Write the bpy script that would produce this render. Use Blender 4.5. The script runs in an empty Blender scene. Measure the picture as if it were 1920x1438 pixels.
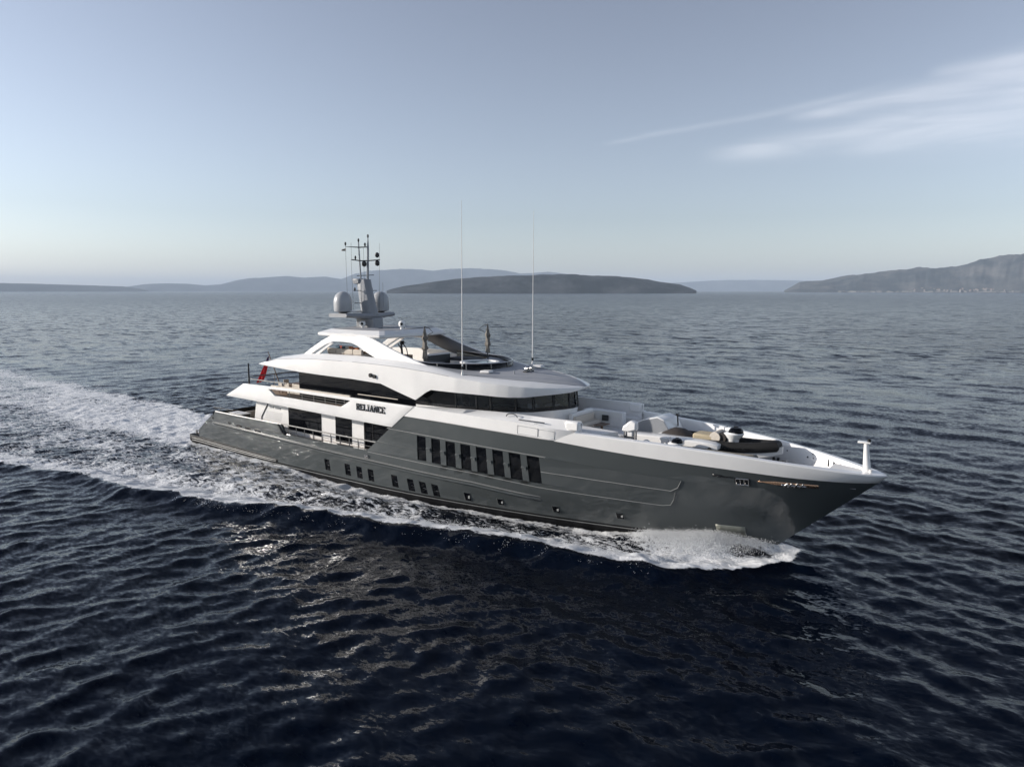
import bpy, bmesh, math, random
import numpy as np
from mathutils import Vector, Matrix

R = math.radians
sc = bpy.context.scene
random.seed(7)
rng = np.random.default_rng(11)

# ------------------------------------------------------------------ camera, sky, sun
# world frame = ship frame: +x towards the bow, +y to port, z = 0 at the calm waterline, metres
cam = bpy.data.objects.new('camera', bpy.data.cameras.new('camera'))
sc.collection.objects.link(cam)
cam.location = (36.08, -42.13, 15.0)
PITCH = math.atan(174 / 1333)
cam.rotation_euler = (math.pi / 2 - PITCH, 0, R(36))
cam.data.sensor_width = 36
cam.data.lens = 36 * 1333 / 1920
cam.data.clip_start = 0.5
cam.data.clip_end = 90000
sc.camera = cam

SUN_AZ, SUN_EL = R(31), R(16)           # 31 deg off the stern towards starboard
to_sun = Vector((-math.cos(SUN_AZ) * math.cos(SUN_EL), -math.sin(SUN_AZ) * math.cos(SUN_EL), math.sin(SUN_EL)))
sun = bpy.data.objects.new('sun', bpy.data.lights.new('sun', 'SUN'))
sc.collection.objects.link(sun)
sun.data.energy = 3.45
sun.data.angle = R(0.5)
sun.data.color = (1.0, 0.93, 0.85)
sun.rotation_euler = to_sun.to_track_quat('Z', 'Y').to_euler()

world = bpy.data.worlds.new('World')
sc.world = world
world.use_nodes = True
wn, wl = world.node_tree.nodes, world.node_tree.links
wn.clear()


def N(nodes, typ, **kw):
    n = nodes.new(typ)
    for k, v in kw.items():
        if k == 'inp':
            for a, b in v.items():
                n.inputs[a].default_value = b
        else:
            setattr(n, k, v)
    return n


w_out = N(wn, 'ShaderNodeOutputWorld')
w_bg = N(wn, 'ShaderNodeBackground', inp={'Strength': 0.106})
w_sky = N(wn, 'ShaderNodeTexSky', sky_type='NISHITA', sun_disc=False)
w_sky.sun_elevation = SUN_EL
w_sky.sun_rotation = math.atan2(to_sun.x, to_sun.y)
w_sky.altitude = 10
w_sky.air_density = 1.0
w_sky.dust_density = 0.5
w_sky.ozone_density = 1.6
w_hsv = N(wn, 'ShaderNodeHueSaturation', inp={'Saturation': 0.48, 'Value': 0.94})
w_tint = N(wn, 'ShaderNodeMixRGB', blend_type='MULTIPLY', inp={'Fac': 1.0, 'Color2': (0.945, 0.963, 1.045, 1)})
w_dn = N(wn, 'ShaderNodeVectorMath', operation='SCALE', inp={'Scale': 1 / 6.0})
w_gam = N(wn, 'ShaderNodeGamma', inp={'Gamma': 1.26})
w_up = N(wn, 'ShaderNodeVectorMath', operation='SCALE', inp={'Scale': 6.0})
wl.new(w_sky.outputs[0], w_dn.inputs[0])
wl.new(w_dn.outputs[0], w_gam.inputs[0])
wl.new(w_gam.outputs[0], w_up.inputs[0])
wl.new(w_up.outputs[0], w_hsv.inputs['Color'])
wl.new(w_hsv.outputs[0], w_tint.inputs['Color1'])
# high thin cirrus, laid out by compass bearing and height above the horizon
w_geo = N(wn, 'ShaderNodeTexCoord')
w_sep = N(wn, 'ShaderNodeSeparateXYZ')
wl.new(w_geo.outputs['Generated'], w_sep.inputs[0])


def wmath(op, a, b=None, clamp=False):
    n = N(wn, 'ShaderNodeMath', operation=op, use_clamp=clamp)
    for i, v in enumerate((a, b)):
        if v is None:
            continue
        if isinstance(v, (int, float)):
            n.inputs[i].default_value = v
        else:
            wl.new(v, n.inputs[i])
    return n.outputs[0]


# bearing measured clockwise from the direction (-sin36, cos36)
fx, fy = -math.sin(R(36)), math.cos(R(36))
dotf = wmath('ADD', wmath('MULTIPLY', w_sep.outputs[0], fx), wmath('MULTIPLY', w_sep.outputs[1], fy))
dotr = wmath('ADD', wmath('MULTIPLY', w_sep.outputs[0], fy), wmath('MULTIPLY', w_sep.outputs[1], -fx))
bearing = wmath('ARCTAN2', dotr, dotf)
elev = wmath('ARCSINE', w_sep.outputs[2])
w_comb = N(wn, 'ShaderNodeCombineXYZ')
wl.new(bearing, w_comb.inputs[0])
wl.new(elev, w_comb.inputs[1])


def streak_noise(scale, sx, sy, rot, detail=4, dist=0.6):
    mp = N(wn, 'ShaderNodeMapping', inp={'Rotation': (0, 0, rot), 'Scale': (sx, sy, 1)})
    wl.new(w_comb.outputs[0], mp.inputs[0])
    n = N(wn, 'ShaderNodeTexNoise', inp={'Scale': scale, 'Detail': detail, 'Roughness': 0.55, 'Distortion': dist})
    wl.new(mp.outputs[0], n.inputs['Vector'])
    return n.outputs[0]


def sstep(v, a, b):
    n = N(wn, 'ShaderNodeMapRange', interpolation_type='SMOOTHSTEP', inp={1: a, 2: b, 3: 0.0, 4: 1.0})
    wl.new(v, n.inputs[0])
    return n.outputs[0]


cl_warp = streak_noise(3.0, 1.0, 2.0, 0.0, 3, 0.2)
cl_fine = streak_noise(6.0, 1.0, 8.0, R(-9), 8, 1.0)
cl_wide = streak_noise(4.0, 1.0, 6.0, R(-14), 4, 0.4)


def streak(b0, e0, b1, e1, w0, w1, power):
    """a soft band of cloud from (bearing, elevation) 0 to 1 whose half-width grows w0 -> w1"""
    t = wmath('DIVIDE', wmath('SUBTRACT', bearing, b0), b1 - b0)
    line = wmath('ADD', wmath('MULTIPLY', t, e1 - e0), e0)
    line = wmath('ADD', line, wmath('MULTIPLY', wmath('SUBTRACT', cl_warp, 0.5), 0.02))
    hw = wmath('ADD', wmath('MULTIPLY', wmath('MAXIMUM', t, 0.0), w1 - w0), w0)
    d = wmath('DIVIDE', wmath('ABSOLUTE', wmath('SUBTRACT', elev, line)), hw)
    core = wmath('POWER', 2.718, wmath('MULTIPLY', wmath('MULTIPLY', d, d), -1.0))
    ends = wmath('MULTIPLY', sstep(t, 0.0, 0.25), wmath('SUBTRACT', 1.0, sstep(t, 1.2, 1.9)))
    return wmath('MULTIPLY', wmath('MULTIPLY', core, ends), power)


c1 = streak(0.34, 0.216, 0.60, 0.2345, 0.005, 0.014, 0.27)
c2 = streak(0.24, 0.172, 0.60, 0.205, 0.009, 0.022, 0.29)
c3 = streak(0.11, 0.192, 0.32, 0.221, 0.003, 0.004, 0.14)
c4 = streak(0.50, 0.248, 0.62, 0.250, 0.005, 0.010, 0.18)
c5 = streak(0.40, 0.180, 0.62, 0.178, 0.012, 0.026, 0.16)
cl = wmath('ADD', wmath('ADD', c1, c2), wmath('ADD', c3, wmath('ADD', c4, c5)))
cl = wmath('MULTIPLY', cl, wmath('ADD', wmath('MULTIPLY', sstep(cl_fine, 0.25, 0.75), 0.60), 0.38), True)
w_mix = N(wn, 'ShaderNodeMixRGB', inp={'Color2': (7.6, 7.6, 7.9, 1)})
wl.new(cl, w_mix.inputs['Fac'])
wl.new(w_tint.outputs[0], w_mix.inputs['Color1'])
wl.new(w_mix.outputs[0], w_bg.inputs['Color'])
wl.new(w_bg.outputs[0], w_out.inputs['Surface'])

sc.view_settings.view_transform = 'Standard'
sc.view_settings.look = 'None'
sc.view_settings.exposure = 0.72
sc.view_settings.gamma = 1.0
sc.view_settings.use_curve_mapping = False
sc.render.engine = 'CYCLES'
sc.cycles.use_denoising = True
sc.cycles.max_bounces = 7
sc.cycles.diffuse_bounces = 4
sc.cycles.glossy_bounces = 4
sc.cycles.transparent_max_bounces = 12
sc.cycles.volume_bounces = 0
sc.cycles.sample_clamp_indirect = 80.0
sc.cycles.caustics_reflective = False
sc.cycles.caustics_refractive = False

# ------------------------------------------------------------------ helpers: materials
MATS = {}


def mat(name, color, rough=0.4, metal=0.0, coat=0.0, spec=0.5, ior=1.45, noise=0.0, nscale=3.0, bump=0.0, bscale=20.0, sheen=0.0):
    if name in MATS:
        return MATS[name]
    m = bpy.data.materials.new(name)
    m.use_nodes = True
    nt = m.node_tree
    b = nt.nodes['Principled BSDF']
    b.inputs['Base Color'].default_value = (*color, 1)
    b.inputs['Roughness'].default_value = rough
    b.inputs['Metallic'].default_value = metal
    b.inputs['Coat Weight'].default_value = coat
    b.inputs['Coat Roughness'].default_value = 0.03
    b.inputs['Specular IOR Level'].default_value = spec
    b.inputs['IOR'].default_value = ior
    tc = N(nt.nodes, 'ShaderNodeTexCoord')
    if noise > 0:
        n = N(nt.nodes, 'ShaderNodeTexNoise', inp={'Scale': nscale, 'Detail': 6, 'Roughness': 0.6})
        nt.links.new(tc.outputs['Object'], n.inputs['Vector'])
        mx = N(nt.nodes, 'ShaderNodeMixRGB', blend_type='MULTIPLY', inp={'Fac': noise, 'Color1': (*color, 1)})
        rp = N(nt.nodes, 'ShaderNodeMapRange', inp={1: 0.3, 2: 0.7, 3: 0.55, 4: 1.25})
        nt.links.new(n.outputs[0], rp.inputs[0])
        nt.links.new(rp.outputs[0], mx.inputs['Color2'])
        nt.links.new(mx.outputs[0], b.inputs['Base Color'])
        r2 = N(nt.nodes, 'ShaderNodeMapRange', inp={1: 0.3, 2: 0.7, 3: rough * 0.85, 4: min(1, rough * 1.2)})
        nt.links.new(n.outputs[0], r2.inputs[0])
        nt.links.new(r2.outputs[0], b.inputs['Roughness'])
    if bump > 0:
        n = N(nt.nodes, 'ShaderNodeTexNoise', inp={'Scale': bscale, 'Detail': 4})
        nt.links.new(tc.outputs['Object'], n.inputs['Vector'])
        bp = N(nt.nodes, 'ShaderNodeBump', inp={'Strength': bump, 'Distance': 0.05})
        nt.links.new(n.outputs[0], bp.inputs['Height'])
        nt.links.new(bp.outputs[0], b.inputs['Normal'])
    MATS[name] = m
    return m


WHITE = mat('white gloss paint', (0.80, 0.79, 0.77), 0.22, coat=0.3, noise=0.10, nscale=0.6, bump=0.02, bscale=0.5)
WHITE2 = mat('off white deck paint', (0.72, 0.71, 0.69), 0.5, noise=0.12, nscale=1.5)
ROOFG = mat('grey non slip deck paint', (0.36, 0.365, 0.38), 0.6, noise=0.08, nscale=1.2)
HULLG = mat('green grey hull paint', (0.066, 0.0745, 0.076), 0.35, metal=0.0, coat=0.85, spec=0.15, noise=0.06, nscale=0.5, bump=0.008, bscale=0.3)
HULLG.node_tree.nodes['Principled BSDF'].inputs['Coat IOR'].default_value = 1.46
TRIM = mat('pale hull trim', (0.24, 0.245, 0.24), 0.4, noise=0.1)
BOOT = mat('black antifouling', (0.010, 0.010, 0.011), 0.6, spec=0.15, noise=0.2)
GLASS = mat('dark tinted glass', (0.003, 0.0035, 0.005), 0.03, spec=0.22, noise=0.25, nscale=0.5)
BLACK = mat('black frame', (0.012, 0.012, 0.013), 0.25, noise=0.15)
RAILM = mat('bronze grey rail', (0.15, 0.147, 0.14), 0.5, noise=0.1)
STEEL = mat('polished steel', (0.48, 0.47, 0.46), 0.22, metal=1.0, noise=0.1)
DOME = mat('pale grey radome paint', (0.42, 0.43, 0.44), 0.35, noise=0.08)
MASTG = mat('grey mast paint', (0.28, 0.29, 0.305), 0.35, noise=0.12)
DARK = mat('dark grey equipment', (0.035, 0.037, 0.04), 0.5, noise=0.2)
TEAK = mat('teak deck', (0.30, 0.20, 0.125), 0.6, noise=0.35, nscale=8)
WOOD = mat('dark wood furniture', (0.14, 0.085, 0.05), 0.5, noise=0.35, nscale=10)
BEIGE = mat('beige upholstery', (0.44, 0.37, 0.25), 0.85, noise=0.25, nscale=9, bump=0.3, bscale=30)
CREAM = mat('cream upholstery', (0.62, 0.56, 0.48), 0.85, noise=0.2, nscale=9, bump=0.2)
BROWN = mat('dark brown boat cover', (0.045, 0.037, 0.033), 0.75, noise=0.25, nscale=6, bump=0.3, bscale=8)
TAUPE = mat('taupe umbrella cloth', (0.20, 0.18, 0.155), 0.9, noise=0.3, nscale=6, bump=0.3)
TUBE = mat('charcoal rubber tube', (0.020, 0.0195, 0.019), 0.6, spec=0.2, noise=0.2, nscale=4)
COVERG = mat('grey canvas cover', (0.25, 0.26, 0.275), 0.8, noise=0.15, bump=0.2)
LINING = mat('dark taupe arch lining', (0.15, 0.153, 0.158), 0.5, noise=0.15)
RED = mat('red ensign cloth', (0.46, 0.012, 0.02), 0.8, noise=0.3, nscale=3)
BLUE = mat('blue ensign cloth', (0.015, 0.02, 0.10), 0.8, noise=0.2)
CORANGE = mat('orange cushion cloth', (0.55, 0.20, 0.08), 0.85, noise=0.2, bump=0.2)
CRUST = mat('rust cushion cloth', (0.28, 0.06, 0.04), 0.85, noise=0.2, bump=0.2)
CBLUE = mat('teal cushion cloth', (0.07, 0.13, 0.18), 0.85, noise=0.2, bump=0.2)
COPPER = mat('copper anchor pocket', (0.62, 0.38, 0.24), 0.25, metal=0.8, noise=0.1)
GOLDG = mat('olive grey bow thruster plate', (0.23, 0.235, 0.20), 0.3, metal=0.4, noise=0.4, nscale=2)
PLANT = mat('green leaves', (0.07, 0.09, 0.05), 0.7, noise=0.4, nscale=12)
LETTER = mat('dark bronze lettering', (0.03, 0.03, 0.032), 0.25, metal=0.3, noise=0.1)


def clear_glass():
    m = bpy.data.materials.new('clear tinted wheelhouse glass')
    m.use_nodes = True
    nt = m.node_tree
    nt.nodes.clear()
    o = N(nt.nodes, 'ShaderNodeOutputMaterial')
    tr = N(nt.nodes, 'ShaderNodeBsdfTransparent', inp={'Color': (0.42, 0.44, 0.46, 1)})
    gl = N(nt.nodes, 'ShaderNodeBsdfGlossy', inp={'Color': (0.9, 0.9, 0.9, 1), 'Roughness': 0.02})
    fr = N(nt.nodes, 'ShaderNodeFresnel', inp={'IOR': 1.5})
    mx = N(nt.nodes, 'ShaderNodeMixShader')
    nt.links.new(fr.outputs[0], mx.inputs[0])
    nt.links.new(tr.outputs[0], mx.inputs[1])
    nt.links.new(gl.outputs[0], mx.inputs[2])
    nt.links.new(mx.outputs[0], o.inputs[0])
    return m


CLEAR = clear_glass()

# ------------------------------------------------------------------ helpers: meshes


class MB:
    """collects geometry, then builds ONE mesh object"""

    def __init__(self):
        self.v, self.f, self.mi, self.g = [], [], [], []
        self.k = 0

    def add(self, verts, faces, mi=0):
        o = len(self.v)
        self.v += [tuple(map(float, p)) for p in verts]
        for f in faces:
            self.f.append(tuple(o + i for i in f))
            self.mi.append(mi)
            self.g.append(self.k)
        self.k += 1
        return self

    def split(self, key):
        """one MB per value of key(group number, face centre)"""
        out = {}
        for f, mi, g in zip(self.f, self.mi, self.g):
            c = sum((Vector(self.v[i]) for i in f), Vector()) / len(f)
            m = out.setdefault(key(g, c), MB())
            m.add([self.v[i] for i in f], [tuple(range(len(f)))], mi)
        return [out[k] for k in sorted(out)]

    def box(self, c, s, rz=0.0, mi=0, taper=1.0, rot=None):
        x, y, z = (k / 2 for k in s)
        pts = [(-x, -y, -z), (x, -y, -z), (x, y, -z), (-x, y, -z), (-x * taper, -y * taper, z), (x * taper, -y * taper, z), (x * taper, y * taper, z), (-x * taper, y * taper, z)]
        M = Matrix.Rotation(rz, 3, 'Z') if rot is None else rot
        pts = [Vector(c) + M @ Vector(p) for p in pts]
        return self.add(pts, [(0, 3, 2, 1), (4, 5, 6, 7), (0, 1, 5, 4), (1, 2, 6, 5), (2, 3, 7, 6), (3, 0, 4, 7)], mi)

    def tube(self, path, r, n=8, mi=0, closed=False, caps=True):
        path = [Vector(p) for p in path]
        rs = r if hasattr(r, '__len__') else [r] * len(path)
        k = len(path)
        verts = []
        up = Vector((0, 0, 1))
        prev = None
        for i, p in enumerate(path):
            a = path[(i - 1) % k] if (i > 0 or closed) else p
            b = path[(i + 1) % k] if (i < k - 1 or closed) else p
            d = (b - a)
            if d.length < 1e-9:
                d = Vector((1, 0, 0))
            d.normalize()
            u = prev - d * prev.dot(d) if prev is not None else (up - d * up.dot(d))
            if u.length < 1e-4:
                u = Vector((1, 0, 0)) - d * d.x
                if u.length < 1e-4:
                    u = Vector((0, 1, 0))
            u.normalize()
            prev = u
            w = d.cross(u)
            for j in range(n):
                t = 2 * math.pi * j / n
                verts.append(p + (u * math.cos(t) + w * math.sin(t)) * rs[i])
        faces = []
        segs = k if closed else k - 1
        for i in range(segs):
            for j in range(n):
                a, b = i * n + j, i * n + (j + 1) % n
                c, d2 = ((i + 1) % k) * n + (j + 1) % n, ((i + 1) % k) * n + j
                faces.append((a, b, c, d2))
        if caps and not closed:
            faces.append(tuple(reversed(range(n))))
            faces.append(tuple((k - 1) * n + j for j in range(n)))
        return self.add(verts, faces, mi)

    def lathe(self, prof, c=(0, 0, 0), n=20, mi=0):
        verts, faces = [], []
        for r_, z in prof:
            for j in range(n):
                t = 2 * math.pi * j / n
                verts.append((c[0] + r_ * math.cos(t), c[1] + r_ * math.sin(t), c[2] + z))
        for i in range(len(prof) - 1):
            for j in range(n):
                faces.append((i * n + j, i * n + (j + 1) % n, (i + 1) * n + (j + 1) % n, (i + 1) * n + j))
        faces.append(tuple(reversed(range(n))))
        faces.append(tuple((len(prof) - 1) * n + j for j in range(n)))
        return self.add(verts, faces, mi)

    def grid(self, P, mi=0, flip=False, skip=None, cap=False):
        P = np.asarray(P, float)
        m, n = P.shape[:2]
        faces = []
        for i in range(m - 1):
            for j in range(n - 1):
                if skip and skip(i, j):
                    continue
                f = (i * n + j, (i + 1) * n + j, (i + 1) * n + j + 1, i * n + j + 1)
                faces.append(f[::-1] if flip else f)
        if cap:
            faces.append(tuple(range(n)))
            faces.append(tuple((m - 1) * n + j for j in reversed(range(n))))
        return self.add(P.reshape(-1, 3), faces, mi)

    def prism(self, poly, a, b, axis='y', mi=0, lean=0.0, z0=0.0):
        """polygon in the plane normal to axis, extruded a -> b"""
        def put(p, t):
            if axis == 'y':
                return (p[0], t + lean * (p[1] - z0), p[1])
            if axis == 'z':
                return (p[0], p[1], t)
            return (t, p[0], p[1])
        n = len(poly)
        v = [put(p, a) for p in poly] + [put(p, b) for p in poly]
        f = [tuple(range(n)), tuple(reversed(range(n, 2 * n)))]
        f += [(i, n + i, n + (i + 1) % n, (i + 1) % n) for i in range(n)]
        return self.add(v, f, mi)

    def build(self, name, m, parent=None, smooth=True, ang=38, bevel=0.0, solid=0.0, subsurf=0, fix=True):
        me = bpy.data.meshes.new(name)
        me.from_pydata(self.v, [], self.f)
        for mm in (m if isinstance(m, (list, tuple)) else [m]):
            me.materials.append(mm)
        if len(me.materials) > 1:
            me.polygons.foreach_set('material_index', self.mi)
        if fix:
            bm = bmesh.new()
            bm.from_mesh(me)
            bmesh.ops.remove_doubles(bm, verts=bm.verts, dist=1e-5)
            bmesh.ops.recalc_face_normals(bm, faces=bm.faces)
            bm.to_mesh(me)
            bm.free()
        if smooth:
            me.polygons.foreach_set('use_smooth', [True] * len(me.polygons))
            me.set_sharp_from_angle(angle=R(ang))
        me.update()
        o = bpy.data.objects.new(name, me)
        sc.collection.objects.link(o)
        if parent is not None:
            o.parent = parent
        if solid:
            s = o.modifiers.new('thick', 'SOLIDIFY')
            s.thickness = abs(solid)
            s.offset = -1 if solid > 0 else 1
        if bevel:
            b = o.modifiers.new('bevel', 'BEVEL')
            b.width = bevel
            b.segments = 2
            b.limit_method = 'ANGLE'
            b.angle_limit = R(35)
        if subsurf:
            s = o.modifiers.new('sub', 'SUBSURF')
            s.levels = s.render_levels = subsurf
        return o


def tag(o, label, cat, group=None, kind=None):
    if label:
        o['label'] = label
    if cat:
        o['category'] = cat
    if group:
        o['group'] = group
    if kind:
        o['kind'] = kind
    return o


def thing(name, label, cat, loc=(0, 0, 0), rz=0.0, group=None):
    o = bpy.data.objects.new(name, None)
    o.empty_display_size = 0.3
    sc.collection.objects.link(o)
    o.location = loc
    o.rotation_euler = (0, 0, rz)
    return tag(o, label, cat, group)


def copy_tree(o, parent=None):
    c = o.copy()
    sc.collection.objects.link(c)
    c.parent = parent
    for ch in [k for k in bpy.data.objects if k.parent == o]:
        copy_tree(ch, c)
    return c


ip = np.interp

# ------------------------------------------------------------------ hull lines (needed by sea and ship)
ZK = [-1.5, 0, 2.0, 4.0, 6.5]


def hb(x, z):
    """half breadth of the hull at station x and height z"""
    x = np.asarray(x, float)
    z = np.asarray(z, float)
    xs = np.where(z < 5, 24.9 + 5.6 * np.clip(z, -1.5, 6.5) / 5.0, 30.5)
    x0 = ip(z, ZK, [-8, -5, 0, 3, 5])
    n = ip(z, ZK, [1.7, 1.8, 1.9, 2, 2])
    m = ip(z, ZK, [1.05, .95, .82, .7, .65])
    bm_ = ip(z, ZK, [4.3, 5.1, 5.35, 5.42, 5.42])
    t = np.clip((x - x0) / (xs - x0), 0, 1)
    b = bm_ * (1 - t ** n) ** m
    return b * np.where(x < -10, 1 - .13 * ((-10 - x) / 20) ** 2, 1.0)


def xstem(z):
    return 24.9 + 5.6 * min(max(z, -1.5), 5.0) / 5.0


# ------------------------------------------------------------------ sea
def vnoise(x, y, seed=0):
    xi, yi = np.floor(x).astype(np.int64), np.floor(y).astype(np.int64)
    xf, yf = x - xi, y - yi
    u, v = xf * xf * (3 - 2 * xf), yf * yf * (3 - 2 * yf)

    def h(a, b):
        n = (a * 374761393 + b * 668265263 + seed * 1442695041) & 0x7fffffff
        n = ((n ^ (n >> 13)) * 1274126177) & 0x7fffffff
        return ((n ^ (n >> 16)) & 0xffff) / 65535.0
    return (h(xi, yi) * (1 - u) + h(xi + 1, yi) * u) * (1 - v) + (h(xi, yi + 1) * (1 - u) + h(xi + 1, yi + 1) * u) * v


def fbm(x, y, oct_=4, seed=0):
    s, a, t = 0, 1.0, 0
    for k in range(oct_):
        s = s + a * vnoise(x * 2 ** k + 17.3 * k, y * 2 ** k - 9.1 * k, seed + k)
        t += a
        a *= .55
    return s / t


def sm(x, a, b):
    t = np.clip((x - a) / (b - a), 0, 1)
    return t * t * (3 - 2 * t)


def axis(a, b, s, g0, g1, far=31000):
    """even steps a..b, then growing by g0 below a and by g1 above b"""
    def grow(g):
        out, d, st = [], 0, s
        while d < far:
            st *= 1 + g
            d += st
            out.append(d)
        return np.array(out)
    mid = np.arange(a, b + 1e-6, s)
    return np.concatenate([a - grow(g0)[::-1], mid, mid[-1] + grow(g1)])


YO_X = [-400, -100, -60, -34.7, -28, -21, -14.8, -8.6, -2.4, 2.9, 6.5, 12.5, 17, 21.3, 24.2, 26.2, 27.2]
YO_Y = [-100, -33, -25, -19.7, -18.1, -17.1, -16.2, -15.4, -13.6, -11.9, -10.9, -9.7, -8.9, -8.2, -6.2, -2.9, 0.0]
YP_X = [-400, -132, -108, -81, -60, -48, -30, -20]
YP_Y = [24, 13.2, 12.6, 10, 7.6, 6.0, 5.0, 3.0]


def build_sea():
    xs = axis(-62, 42, .18, .0105, .05)
    ys = axis(-38, 10, .18, .05, .0105)
    hx, hy = np.gradient(xs), np.gradient(ys)
    X, Y = np.meshgrid(xs, ys, indexing='ij')
    sp = np.maximum(hx[:, None], hy[None, :])
    near = sp < 7.0
    Z = np.zeros_like(X)
    DX = np.zeros_like(X)
    DY = np.zeros_like(X)
    xn, yn, sn = X[near], Y[near], sp[near]
    # two wind sea systems crossing: one from the quarter, one more from the beam
    rr = (xn - 36.08) * math.cos(R(36)) + (yn + 42.13) * math.sin(R(36))
    wa = sm(-rr, -14, 14)
    zz, dx, dy = np.zeros_like(xn), np.zeros_like(xn), np.zeros_like(xn)
    r2 = np.random.default_rng(5)
    for i in range(190):
        lam = 0.55 * (12.5 / 0.55) ** (r2.random() ** 1.15)
        k = 2 * math.pi / lam
        sysA = i % 2 == 0
        base = math.atan2(-.225, .974) if sysA else math.atan2(.998, .07)
        ang = base + r2.normal(0, float(ip(lam, [.6, 3, 7], [.62, .46, .24]))) + (math.pi if r2.random() < .0 else 0)
        ph = r2.random() * 6.283
        amp = 0.031 / k * float(ip(lam, [.55, 1.0, 2.0, 3.5, 6, 12.5], [1.25, 1.25, .92, .62, .40, .26]))
        w = np.clip((lam / sn - 3.0) / 3.0, 0, 1)
        w = w * (0.35 + 0.75 * (wa if sysA else 1 - wa))
        # slow groupiness
        c, s = math.cos(ang), math.sin(ang)
        p = k * (xn * c + yn * s) + ph
        g = 0.75 + 0.5 * np.sin(0.13 * k * (xn * s - yn * c) + 0.07 * k * (xn * c + yn * s) + ph * 3)
        a = amp * w * g
        zz += a * np.cos(p)
        sp_ = np.sin(p) * a * 0.75
        dx -= c * sp_
        dy -= s * sp_
    # ship's wave field
    yo = ip(xn, YO_X, YO_Y)
    wob = (fbm(xn * .22, yn * .05, 3, 3) - .5) * 2.0 * ip(xn, [-60, 0, 20, 26], [1.6, 1.0, .7, .2])
    d = yn - yo + wob
    hullx = np.clip(xn, -29.3, 24.9)
    e = -yn - hb(hullx, 0 * hullx)              # distance outboard of the starboard side
    star = sm(-yn, -1.0, 1.0)
    rh = ip(xn, [-120, -60, -30, -12, 0, 8, 16, 21, 24.5, 26.5, 27.2], [.05, .09, .17, .42, .60, .58, .5, .45, .3, .1, 0])
    rh = rh * (.45 + 1.1 * fbm(xn * .16, yn * .1, 3, 77))
    ridge = np.where(d < 0, np.exp(-(d / .8) ** 2), np.exp(-(d / 1.9) ** 2)) * rh
    ridge = ridge * (xn < 27.2)
    rh = rh * (xn < 27.2)
    ridge += .45 * rh * np.exp(-((d - 5.2) / 1.6) ** 2) * sm(-xn, -14, 0)
    ridge -= .35 * rh * np.exp(-((d + 2.2) / 1.5) ** 2)
    ridge -= .40 * rh * np.exp(-((d - 3.0) / 1.2) ** 2)
    mound = np.exp(-((xn - 22.3) / 2.4) ** 2) * np.exp(-(np.maximum(np.abs(yn) - hb(hullx, 0 * hullx), 0) / 1.3) ** 2) * .40 * (xn < 27)
    bowz = mound * (0.35 + 1.3 * fbm(xn * 1.3, yn * 1.3, 4, 9))
    trough = -.62 * sm(xn, -20, -4) * sm(-xn, -19, -13) * np.exp(-(np.maximum(e, 0) / 2.4) ** 2)
    inside = sm(d, -.25, .5)
    behind = sm(-xn, 28.5, 31)
    portside = sm(ip(xn, YP_X, YP_Y) + (fbm(xn * .15, yn * .15, 3, 21) - .5) * 5 - yn, -.8, 1.2)
    inside = inside * sm(-xn, -26.8, -25.8)
    reg = inside * np.where(xn > -29.5, sm(e, -.6, -.2), portside)
    crest = np.exp(-((d - 1.15) / 1.45) ** 2)
    big = fbm(xn * .16, yn * .28, 4, 31)
    base = ip(xn, [-300, -120, -60, -34, -20, -8, 2, 10, 17, 21, 27], [.22, .32, .41, .45, .45, .42, .34, .28, .38, .5, .55])
    base = base + (big - .5) * .55
    foam = reg * (base + crest * ip(xn, [-90, -34, -16, -6, 4, 18, 27], [.10, .14, .32, .58, .66, .62, .5]))
    foam += reg * .30 * np.exp(-(np.maximum(e, 0) / .7) ** 2) * sm(xn, -31, -27)
    core = np.exp(-(np.abs(yn + .4) / (5.2 + np.maximum(0, -xn - 30) * .05)) ** 4) * behind
    foam += core * portside * (.46 * np.exp(np.minimum(0, xn + 29) / 24) + .10)
    lane = np.exp(-((yn - ip(xn, [-300, -130, -60, -30], [12, 8, 4.6, 3.5])) / 2.0) ** 2) * behind
    foam += lane * portside * .14
    foam += np.exp(-((xn - 22) / 2.8) ** 2) * np.exp(-(np.maximum(e, 0) / 2.8) ** 2) * .5 * reg
    sheet = np.exp(-((xn - 23.6) / 1.5) ** 2) * np.exp(-((e - 1.6) / .9) ** 2)
    foam = foam - sheet * .62 * reg
    churn = np.clip(foam, 0, 1) * (fbm(xn * 1.3, yn * 1.3, 4, 55) - .5) * ip(xn, [-60, -30, 10, 27], [.3, .5, .45, .45])
    zz = zz * (1 - .35 * np.clip(foam, 0, 1)) + ridge * star + bowz + trough * star + churn
    # keep the water off the inside of the hull
    ins = (np.abs(yn) < hb(hullx, 0 * hullx) - .35) & (xn > -29) & (xn < 24.6)
    zz = np.where(ins, np.minimum(zz, -.5), zz)
    dx = np.where(ins, 0, dx)
    dy = np.where(ins, 0, dy)
    Z[near] = zz
    DX[near] = dx
    DY[near] = dy
    F = np.zeros_like(X)
    F[near] = np.clip(foam, 0, 1.2)
    nx, ny = X.shape
    co = np.stack([X + DX, Y + DY, Z], -1).reshape(-1, 3).astype(np.float32)
    ii = (np.arange(nx - 1)[:, None] * ny + np.arange(ny - 1)[None, :]).ravel()
    quads = np.stack([ii, ii + ny, ii + ny + 1, ii + 1], 1).astype(np.int32)
    me = bpy.data.meshes.new('sea')
    me.vertices.add(len(co))
    me.vertices.foreach_set('co', co.ravel())
    me.loops.add(quads.size)
    me.loops.foreach_set('vertex_index', quads.ravel())
    me.polygons.add(len(quads))
    me.polygons.foreach_set('loop_start', np.arange(0, quads.size, 4, dtype=np.int32))
    me.polygons.foreach_set('use_smooth', np.ones(len(quads), bool))
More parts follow.
